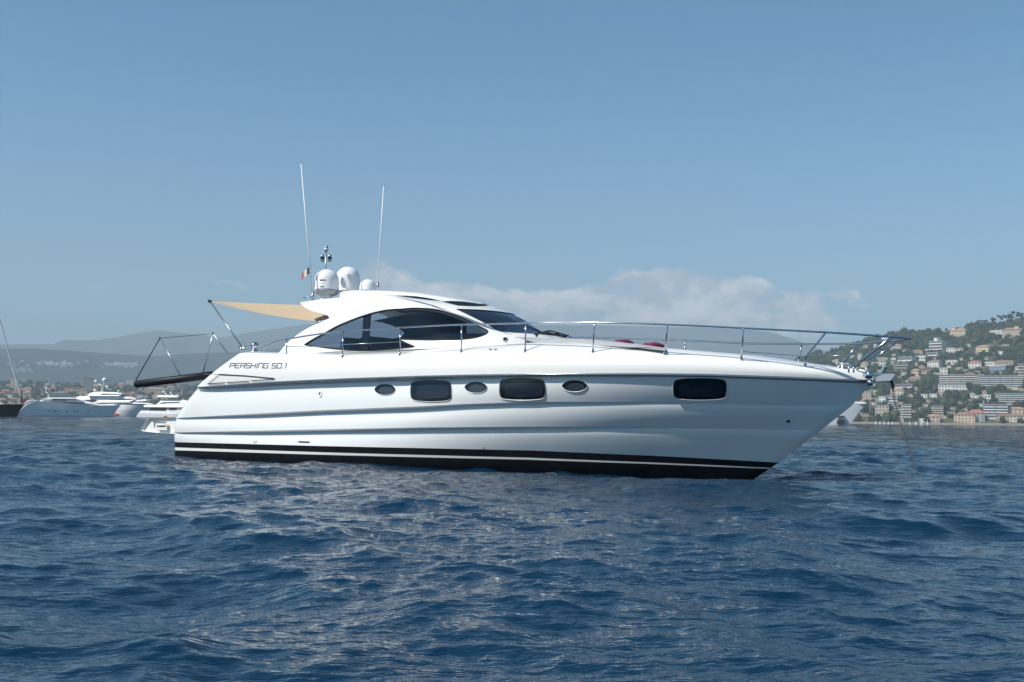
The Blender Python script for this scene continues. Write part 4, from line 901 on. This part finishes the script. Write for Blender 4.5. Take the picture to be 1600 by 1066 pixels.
# ------------------------------------------------------------------ buildings
WC = dict(white=(.66,.65,.61), cream=(.60,.54,.42), beige=(.48,.42,.33), peach=(.56,.43,.31), pink=(.52,.40,.34), grey=(.36,.36,.36), yellow=(.58,.50,.30), tan=(.42,.33,.25), blue=(.20,.27,.38))
RC = dict(orange=(.38,.23,.16), red=(.38,.16,.12), flat=(.45,.44,.42), white=(.62,.61,.58), green=(.30,.38,.33), brown=(.26,.16,.11))
WM = {k: mat('wall_'+k, v, .85, var=.12, vscale=.15) for k, v in WC.items()}; RM = {k: mat('roof_'+k, v, .85, var=.2, vscale=.5) for k, v in RC.items()}
M_wd = mat('window_dark', (.11, .11, .12), .4); M_shade = mat('balcony_recess_shade', (.10, .11, .13), .35)
rects = []
def house(H_, x0, y0, x1, y1, wc, rc, fl, label=None, group=None, name='villa', rot=None, style='win', tower=None, parts=True, cat='house', dep=None):
    P, D = H_.put((x0+x1)/2, y1); k = D/F; w = (x1-x0)*k; hh = (y1-y0)*k; rot = random.uniform(-.6, .1) if rot is None else rot
    o = empty(name, tuple(P), -math.atan2(P[0], P[1])+rot); tag(o, label, cat, group); rects.append((x0, y0, x1, y1, D))
    w = w/(math.cos(rot)+.45*abs(math.sin(rot))); d = dep or min(14., max(5., w*.6)); rh = hh*.26 if rc not in ('flat', 'white', 'green') else .5; wh = hh-rh; ov = .5
    mb = MB(); mb.box((-w/2, 0, -9), (w/2, d, wh))
    if tower: mb.box((w*tower[0]-w/2, .6, wh), (w*tower[1]-w/2, d*.8, wh+hh*.35))
    wl = mb.build('wall', WM[wc], o)
    mb = MB()
    if rh > .6:
        a = [(-w/2-ov, -ov, wh), (w/2+ov, -ov, wh), (w/2+ov, d+ov, wh), (-w/2-ov, d+ov, wh)]; r_ = min(w, d)*.42
        t = [(-w/2+r_, d/2, wh+rh), (w/2-r_, d/2, wh+rh)]; lo = [(x, y, z-.3) for x, y, z in a]
        mb.add(a+t+lo, [(0,1,5,4), (1,2,5), (2,3,4,5), (3,0,4), (0,6,7,1), (1,7,8,2), (2,8,9,3), (3,9,6,0), (6,9,8,7)], sm=False)
    else: mb.box((-w/2-ov, -ov, wh+.01), (w/2+ov, d+ov, wh+rh))
    if tower: z = wh+hh*.35; mb.box((w*tower[0]-w/2-.2, .4, z+.01), (w*tower[1]-w/2+.2, d*.8+.2, z+.5))
    mb.build('roof', RM[rc], o)
    if not parts: return o
    fh = wh/fl
    for f in range(fl):
        z = f*fh
        if style == 'win':
            n = max(2, int(w/4.)); wm = sm_ = None
            if f == 0:
                mb = MB(); mb.box((-.26*w/n, -.06, fh*.26), (.26*w/n, .1, fh*.74)); wm = mb.build('window', M_wd, wl); W0 = wm
                mb = MB(); mb.box((-.06, -.8, fh*.28), (.1, .8, fh*.74)); sm_ = mb.build('window', M_wd, wl); S0 = sm_
            for i in range(n):
                q = W0 if (f == 0 and i == 0) else W0.copy()
                if q is not W0: COL.objects.link(q)
                q.location = (-w/2+(i+.5)*w/n, 0, z)
            for i in range(2):
                q = S0 if (f == 0 and i == 0) else S0.copy()
                if q is not S0: COL.objects.link(q)
                q.location = (-w/2, (i+.5)*d/2, z)
        else:
            mb = MB(); mb.box((-w/2+.3, -.05, z+fh*.34), (w/2-.3, .1, z+fh*.92)); mb.build('shaded_recess_band', M_shade, wl)  # shade of the balcony recess painted as a dark band
            mb = MB(); nb = max(1, int(w/14)); 
            for i in range(nb):
                g = 0 if nb == 1 else .5; mb.box((-w/2+i*w/nb+g, -1.5, z-.1), (-w/2+(i+1)*w/nb-g, -.02, z+fh*.30))
            mb.build('balcony', WM['white'] if style == 'band' else WM[wc], wl)
    return o
V_ = 'villas on the wooded hillside'; A__ = 'apartment blocks on the hillside'; S_ = 'buildings along the beach'
spec = [
 (1484,514,1509,526,'peach','orange',2,'peach castle-like villa with orange roof on the ridge skyline',V_,dict(tower=(.1,.32))),
 (1546,516.5,1567,522.5,'white','flat',1,'low white modern villa just below the ridge, left of the pink villa',V_,{}),
 (1568,513,1596,526,'pink','brown',3,'large stepped pink villa just below the ridge near the right edge',V_,dict(tower=(.6,.8))),
 (1451,534,1473,547,'white','white',3,'white three storey villa with small rooftop lantern, upper hillside',V_,dict(tower=(.35,.6),style='band')),
 (1479,544,1492,552,'white','flat',2,'low white villa directly below and right of the lantern villa, left one of two',V_,{}),(1493,544,1504,550.5,'white','brown',1,'small white villa with brown roof, right one of the pair',V_,{}),
 (1524,540,1545,550,'yellow','orange',2,'pale yellow villa alone in dark woods on the upper hillside',V_,{}),
 (1513,565,1532,576,'white','red',2,'white villa with red hipped roof amid dark trees',V_,{}),
 (1402,558.5,1426,565,'white','white',1,'long low white flat roofed villa seen beside the pulpit rail',V_,dict(style='band')),
 (1430,556,1446,564,'white','flat',1,'white terraced house left of the white gabled house',V_,{}),(1446,552,1466,562,'white','white',2,'white rounded terrace house on the middle hillside',V_,dict(style='band')),
 (1448,563,1468,574,'white','brown',2,'white gabled house below the rounded terrace house',V_,{}),(1478,563,1496,570.5,'white','flat',1,'white low house with arches above the white tower house',V_,{}),
 (1397,568,1418,580,'beige','flat',3,'beige three storey block with deep balconies beside the bow roller',V_,dict(style='beige')),
 (1423,577,1436,587,'pink','orange',2,'square pink house below and right of the beige balcony block',V_,{}),(1436,579,1456,585,'beige','brown',1,'low beige house right of the square pink house',V_,{}),
 (1469,576,1480,590,'white','white',3,'narrow white tower house at the left end above the long block',V_,{}),(1460,583,1479,590,'white','flat',1,'white garden terrace at foot of the tower house',V_,{}),
 (1508,583,1522,590,'peach','red',1,'peach house with red roof right above the long white block',V_,{}),
 (1539,565.5,1556,572,'white','green',1,'villa with pale green roof in the upper right woods',V_,{}),(1556,564,1588,571,'beige','orange',1,'long beige terrace house right of the green roofed villa',V_,{}),
 (1545,573,1572,580,'blue','white',2,'blue fronted pavilion under a white flat roof',V_,{}),(1592,571,1606,592,'cream','flat',5,'cream apartment tower cut by the right edge',A__,dict(style='beige',name='apartment_block')),
 (1472,587,1533,606,'grey','flat',6,'left wing of the long white banded apartment block',A__,dict(style='band',rot=.05,name='apartment_block',dep=12)),(1534,588.5,1593,606,'grey','flat',6,'right wing of the long white banded apartment block',A__,dict(style='band',rot=.02,name='apartment_block',dep=12)),
 (1469.5,588,1474,604,'white','white',4,'white stair tower at the left end of the long block',A__,dict(rot=0)),
 (1467,602,1489,612,'white','white',2,'white arcaded villa directly below the left wing of the long block',V_,dict(rot=-.1)),(1490,603,1511,612,'white','white',2,'white twin gabled villa below the middle of the long block',V_,dict(rot=0.)),
 (1439,616,1449,622,'white','flat',1,'small white box house left of its twin, middle hillside',V_,{}),(1452,615.5,1464,621.5,'white','flat',2,'small white box house right of its twin, middle hillside',V_,{}),
 (1511,615.5,1522,622,'cream','white',2,'cream house below the twin gabled villa',V_,{}),(1531,611,1546,617,'pink','brown',1,'pinkish house with brown roof over the arched white house',V_,{}),(1533.5,617.5,1547,624,'white','white',1,'low white house with rounded end beneath the pinkish house',V_,{}),
 (1560,616,1606,628,'grey','flat',4,'grey and white banded block at the right edge, below the long white block',A__,dict(style='band',rot=.03,name='apartment_block')),
 (1539,634,1573,650,'blue','flat',4,'blue glazed apartment block near the beach',A__,dict(style='band',rot=-.05,name='apartment_block',tower=(0,.05))),(1574,638,1600,649,'beige','orange',3,'beige apartment house right of the blue glazed block',A__,dict(rot=0)),
 (1492,646,1522,661,'peach','brown',3,'peach seafront hotel with arches, left half of the orange building',S_,dict(rot=-.15,cat='hotel',name='hotel')),(1514,642.5,1537,660,'grey','red',4,'grey seafront hotel wing with long red roof',S_,dict(rot=.05,cat='hotel',name='hotel')),
 (1456.5,636,1473,653,'cream','flat',5,'cream round fronted five storey seafront block',S_,dict(style='cream',rot=0,name='apartment_block')),(1450,648.5,1467,661,'pink','orange',2,'pink seafront house at the foot of the cream block',S_,dict(rot=0)),
 (1368,634,1388,650,'beige','flat',3,'beige villa with tall pilasters near the beach, left of the anchor chain',S_,dict(rot=-.1)),(1398,638,1410,652,'pink','flat',4,'narrow pink balcony block just behind the anchor chain',S_,dict(style='band',rot=0,name='apartment_block')),(1410,633.5,1423,653,'cream','flat',5,'cream balcony block right of the anchor chain',S_,dict(style='band',rot=0,name='apartment_block')),
 (1388,628,1402,637,'grey','flat',3,'grey block with white balconies left of the anchor chain, higher than the beach villa',A__,dict(style='band',rot=0)),(1372,620,1384,629,'white','flat',2,'white house below the stem of the big yacht',V_,{}),(1386,618,1402,627,'white','white',2,'white house with grey glass front above the balcony blocks',V_,dict(style='band')),
 (1392,607,1411,618,'cream','orange',2,'cream villa with orange roof crossed by the anchor chain',V_,{}),(1398,600.5,1425,607,'white','flat',1,'long white terrace above the orange roofed villa',V_,dict(style='band')),
 (1347,612,1361,625,'tan','flat',4,'pinkish brown four storey block directly right of the stem',A__,{}),(1344,624,1358,631,'peach','orange',1,'house with bright orange roof under the brown block',V_,{}),
 (1349,636,1360,643,'pink','brown',1,'small pink house in the shore pines',V_,{}),(1434,655,1446,660,'white','white',1,'white beach pavilion left of the pink seafront house',S_,{}),
 (1540,650,1562,656,'white','white',1,'white low beach pavilion under the blue glazed block',S_,dict(style='band',rot=0)),(1560,648.5,1606,658,'tan','brown',2,'long dark seafront building at the right edge',S_,dict(rot=0)),(1578,655,1588,660,'white','white',1,'tiny white beach kiosk near the right edge',S_,{}),
 (1340,552.5,1346,563,'white','white',4,'slim white tower block behind the pulpit legs',A__,dict(rot=0)),(1388,538,1408,547,'pink','orange',2,'pink house with orange roof seen through the pulpit',V_,{}),(1348,539.5,1358,545,'pink','orange',1,'small pink house high behind the rail',V_,{}),(1363,538,1370,543,'white','flat',1,'tiny white house high behind the rail, right of the pink one',V_,{}),
 (1377,525,1392,533,'white','white',2,'white house on the skyline left of the pulpit tip',V_,{}),(1300,562,1311,569,'white','orange',1,'white cottage above the bow, left of the others',V_,{}),(1284,571,1298,579,'pink','orange',2,'pink cottage resting just over the foredeck line',V_,{}),(1318,570,1330,577,'peach','orange',1,'peach cottage just above the bow deck',V_,{}),
 (1344,566,1357,576,'peach','orange',2,'peach house with orange roof between the pulpit legs',V_,{}),(1362,566,1384,573,'white','green',1,'long white house with pale green roof behind the bow roller',V_,{}),(1370,559,1389,565,'beige','flat',1,'low beige house left of the long low white villa',V_,{}),
 (1427,547,1441,553,'pink','orange',1,'pink house with orange roof left of the lantern villa',V_,{}),(1420,589,1440,597,'tan','orange',1,'tan house with orange roof right of the bow roller',V_,{}),(1404,655,1412,660,'beige','flat',1,'beige beach hut behind the anchor chain',S_,{}),
]
for x0, y0, x1, y1, wc, rc, fl, lab, grp, kw in spec:
    kw = dict(kw); ct = kw.pop('cat', 'house' if kw.get('name') != 'apartment_block' else 'apartment block'); house(HR, x0, y0, x1, y1, wc, rc, fl, lab, grp, cat=ct, **kw)
def free(x, y, m=2.): return not any(a-m < x < b+m and c_-m < y < d+m+2 for a, c_, b, d, _ in rects)
zone = lambda x, y: ('behind the bow rail' if x < 1400 else 'right of the anchor chain' if x < 1480 else 'towards the right edge')+(', high up' if y < 560 else ', midway up the slope' if y < 615 else ', low by the shore')
k = 0
for _ in range(2600):
    x = random.uniform(1285, 1640); ridge = np.interp(x, [1275,1310,1345,1393,1460,1530,1600], [560,553,541,528,528,517,508]); y = random.uniform(ridge+12, 654)
    if not free(x, y, 2) or k >= 135: continue
    if y < 560 and random.random() < .6: continue
    w = random.uniform(4.5, 12)*(.8+.25*(y > 600)); hgt = random.uniform(2.6, 5.2); wc = random.choice(['white', 'white', 'white', 'cream', 'cream', 'beige', 'pink', 'peach']); rc = random.choice(['orange', 'flat', 'white', 'white', 'brown', 'flat'])
    house(HR, x-w/2, y-hgt, x+w/2, y, wc, rc, 1 if hgt < 4 else 2, 'small %s house, %s roof, %s' % (wc, {'flat': 'grey flat', 'white': 'white flat'}.get(rc, rc), zone(x, y)), 'small houses scattered in the hillside trees'); k += 1
# the town across the bay
T_ = 'hazy town buildings behind the anchored yachts'
for x0, y0, x1, y1, wc, rc, fl, lab in [(130,592,144,616,'beige','flat',8,'tall beige tower block between the shaded yacht and the superyacht mast'), (16,591.5,27,612,'cream','flat',6,'tall cream hotel behind the furled headsail'), (196,594,208,604,'cream','white',3,'pale building on the rise left of the passerelle end'),
    (183,599,194,607,'peach','orange',2,'peach house on the rise right of the superyacht mast'), (112,607,124,618,'cream','flat',3,'pale office block left of the beige tower'), (228,606,258,616,'peach','orange',3,'long salmon building under the passerelle'), (37,606,48,613,'peach','orange',2,'salmon house right of the cream hotel')]:
    house(HL, x0, y0, x1, y1, wc, rc, fl, lab, T_, name='town_building', cat='building', rot=random.uniform(-.3, 0))
k = 0
for _ in range(3000):
    x = random.uniform(-40, 330); y = 603+(645-603)*random.random()**.75
    if k >= 235: break
    w = random.uniform(4, 14); hgt = random.uniform(3, 8.5)*(1 if y > 612 else .7)
    if not free(x, y, -1): continue
    wc = random.choice(['pink', 'pink', 'cream', 'beige', 'peach', 'white', 'tan', 'grey']); rc = random.choice(['orange', 'orange', 'brown', 'flat', 'red'])
    house(HL, x-w/2, y-hgt, x+w/2, y, wc, rc, 2, 'small hazy %s town house with %s roof, %s' % (wc, 'grey flat' if rc == 'flat' else rc, 'low near the water' if y > 628 else 'midway up the town' if y > 614 else 'high on the town hill'), 'rows of small houses in the town across the bay', name='town_building', cat='building', parts=hgt > 5); rects.pop(); k += 1
mb = MB(); g = np.random.default_rng(3)
for x_, y_ in zip(np.r_[g.normal(85, 25, 70), g.normal(190, 14, 50), g.normal(30, 10, 20)], np.r_[g.normal(569, 2.2, 70), g.normal(571, 2, 50), g.normal(578, 3, 20)]):
    P, D = HF_.put(x_, y_); w = g.uniform(4, 11); a = math.atan2(P[0], P[1]); c_, s_ = math.cos(a), -math.sin(a); hgt = g.uniform(4, 8); b0 = len(mb.v); mb.box((-w, 0, -4), (w, 10, hgt))
    for q in range(b0, b0+8): X, Y0, Z = mb.v[q]; mb.v[q] = (P[0]+X*c_-Y0*s_, P[1]+X*s_+Y0*c_, P[2]+Z)
tag(mb.build('distant_village', WM['white']), 'faint pale villages high on the hazy foothills at left', 'village', kind='stuff')

# ------------------------------------------------------------------ woods
def ico(sub):
    bm = bmesh.new(); bmesh.ops.create_icosphere(bm, subdivisions=sub, radius=1); v = np.array([w.co[:] for w in bm.verts]); f = np.array([[w.index for w in q.verts] for q in bm.faces]); bm.free(); return v, f
leafm = bpy.data.materials.new('foliage'); leafm.use_nodes = True; n = leafm.node_tree.nodes; l = leafm.node_tree.links; b = n['Principled BSDF']; b.inputs['Roughness'].default_value = .8; b.inputs['Specular IOR Level'].default_value = .15
ca = n.new('ShaderNodeAttribute'); ca.attribute_name = 'tint'; tn = n.new('ShaderNodeTexNoise'); to = n.new('ShaderNodeTexCoord'); l.new(to.outputs['Object'], tn.inputs['Vector']); tn.inputs['Scale'].default_value = .6
mr = n.new('ShaderNodeMapRange'); l.new(tn.outputs[0], mr.inputs[0]); mr.inputs[1].default_value = .3; mr.inputs[2].default_value = .7; mr.inputs[3].default_value = .55; mr.inputs[4].default_value = 1.5
mx = n.new('ShaderNodeMix'); mx.data_type = 'RGBA'; mx.blend_type = 'MULTIPLY'; mx.inputs[0].default_value = 1; l.new(ca.outputs['Color'], mx.inputs[6]); l.new(mr.outputs[0], mx.inputs[7]); l.new(mx.outputs[2], b.inputs['Base Color'])
pal = np.array([(.014,.026,.012), (.024,.040,.016), (.036,.048,.020), (.012,.022,.014), (.055,.060,.030), (.070,.060,.040)])
def clumps(items, name, parent=None, seed=1):        # items: (centre, rx, rz, colour)
    v0, f0 = ico(2); g = np.random.default_rng(seed); n0 = len(v0); VV = []; FF = []; CC = []
    for k, (c, rx, rz, col) in enumerate(items):
        d = 1+g.uniform(-.34, .30, n0)[:, None]; VV.append(v0*d*np.array([rx, rx, rz])+np.array(c)); FF.append(f0+k*n0); CC.append(np.tile(col, (n0, 1)))
    VV = np.vstack(VV); FF = np.vstack(FF); CC = np.vstack(CC); me = bpy.data.meshes.new(name); me.vertices.add(len(VV)); me.vertices.foreach_set('co', VV.ravel()); me.loops.add(len(FF)*3); me.loops.foreach_set('vertex_index', FF.ravel()); me.polygons.add(len(FF)); me.polygons.foreach_set('loop_start', np.arange(len(FF))*3)
    me.update(calc_edges=True); at_ = me.color_attributes.new('tint', 'FLOAT_COLOR', 'POINT'); at_.data.foreach_set('color', np.hstack([CC, np.ones((len(CC), 1))]).ravel()); me.materials.append(leafm)
    o = bpy.data.objects.new(name, me); COL.objects.link(o); o.parent = parent; return o
def forest(H_, a0, a1, t0, t1, N, rr_, seed, blk):
    g = np.random.default_rng(seed); it = []
    for _ in range(N):
        a = g.uniform(a0, a1); t = g.uniform(t0, t1); D = H_.D0+(H_.D1-H_.D0)*t; z = float(H_.z(a, t)); P = np.array([D*math.sin(a), D*math.cos(a), z]); d = P-CAM; zz = d@fw; px = CX+F*(d@cxv)/zz; py = CY-F*(d@cyv)/zz
        r = g.uniform(*rr_)*(1.25 if fbm(a*60, t*9, 4.) > .52 else .85)
        if blk and any(x0-1.2 < px < x1+1.2 and y0-1 < py < y1+r*(1.4 if g.random() < .85 else .4)*F/D and D < Dh+14 and D > Dh-60 for x0, y0, x1, y1, Dh in rects): continue
        if fbm(a*90+3, t*14, 9.) < .33: continue
        col = pal[int(min(5, max(0, g.normal(1.6, 1.4))))]*g.uniform(.75, 1.3); h_ = r*g.uniform(.8, 1.25)
        it.append((P+np.array([0, 0, h_*.75]), r, h_, col))
        if g.random() < .5: it.append((P+np.array([g.uniform(-r, r)*.8, g.uniform(-r, r)*.8, h_*1.2]), r*.6, h_*.6, col*g.uniform(.9, 1.35)))
    return it
a0, a1 = azel(1225, 600)[0], azel(1760, 600)[0]
wd_ = clumps(forest(HR, a0, a1, .0, 1.03, 9500, (1.7, 4.8), 21, True), 'woodland'); tag(wd_, 'dense dark green Mediterranean woodland covering the hillside between the villas', 'woodland', kind='stuff')
wt = clumps(forest(HL, azel(-90, 600)[0], azel(420, 600)[0], .0, 1.03, 1500, (2.5, 5.5), 22, False)+forest(HL, azel(420, 600)[0], azel(1330, 600)[0], .0, 1.03, 4200, (4, 9), 23, False), 'town_trees', seed=2); tag(wt, 'hazy belt of trees between and beside the houses of the town', 'trees', kind='stuff')
bark = mat('bark', (.09, .065, .045), .9, var=.3)
v0, f0 = ico(1)
for i, (px, hpx, w_) in enumerate([(1352,7,4), (1372,7,5), (1413,10,6), (1425,7,6), (1446,7,5), (1466,7,6), (1478,6,5), (1516,8,7), (1528,9,7), (1539,8,6), (1552,10,8), (1563,12,8), (1575,10,9), (1586,13,9), (1597,11,9)]):
    a, _ = azel(px, 500); t = 1.0; D = HR.D1; z = float(HR.z(a, t)); P = (D*math.sin(a), D*math.cos(a), z); k = D/F; o = empty('pine_tree', P)
    nm = 'umbrella pine standing on the ridge skyline, number %d from the left' % (i+1)
    tag(o, {2: 'lone pointed pine beside the thin mast on the skyline'}.get(i, ['rounded', 'leaning', 'broad', 'small', 'dense'][i % 5]+' dark pine on the ridge skyline '+('above the bow rail' if px < 1400 else 'between the mast and the peach castle villa' if px < 1484 else 'right of the peach castle villa' if px < 1560 else 'above the stepped pink villa')), 'tree', 'pines on the ridge skyline')
    mb = MB(); mb.tube([(0, 0, -3), (.3, 0, hpx*k*.45), (.1, .2, hpx*k*.8)], [.5, .35, .2], 6); mb.build('trunk', bark, o)
    g = np.random.default_rng(100+i); it = [(np.array([g.normal(0, w_*k*.28), g.normal(0, w_*k*.28), hpx*k*g.uniform(.5, .95) if i != 2 else hpx*k*(.3+.1*q)]), w_*k*g.uniform(.18, .3)*(1 if i != 2 else 1.6-.2*q), w_*k*g.uniform(.14, .24), pal[q % 4]*.9) for q in range(7)]
    clumps(it, 'crown', o, 200+i)
a, _ = azel(1413, 520); D = HR.D1; P = (D*math.sin(a)+2, D*math.cos(a), float(HR.z(a, 1.))); mo = empty('radio_mast', P); tag(mo, 'thin grey radio mast rising behind the pointed pine on the skyline', 'mast')
mb = MB(); k = D/F; mb.tube([(0, 0, 0), (0, 0, 14.5*k)], [.45, .18], 6); mb.build('pole', FM['metal'], mo)
for z_ in (9, 12): mb = MB(); mb.tube([(-1.6, 0, z_*k), (1.6, 0, z_*k)], .14, 5); mb.build('cross_arm', FM['metal'], mo)

# ------------------------------------------------------------------ haze over the bay
hm = bpy.data.materials.new('haze_air'); hm.use_nodes = True; n = hm.node_tree.nodes; l = hm.node_tree.links; n.clear()
o_ = n.new('ShaderNodeOutputMaterial'); pv = n.new('ShaderNodeVolumePrincipled'); pv.inputs['Color'].default_value = (.62, .77, .88, 1); pv.inputs['Density'].default_value = 1.65e-4; pv.inputs['Anisotropy'].default_value = .0
l.new(pv.outputs[0], o_.inputs['Volume']); mb = MB(); mb.box((-11500, -1500, -3.5), (11500, 11500, 840)); hz_o = mb.build('haze', hm); tag(hz_o, kind='stuff')
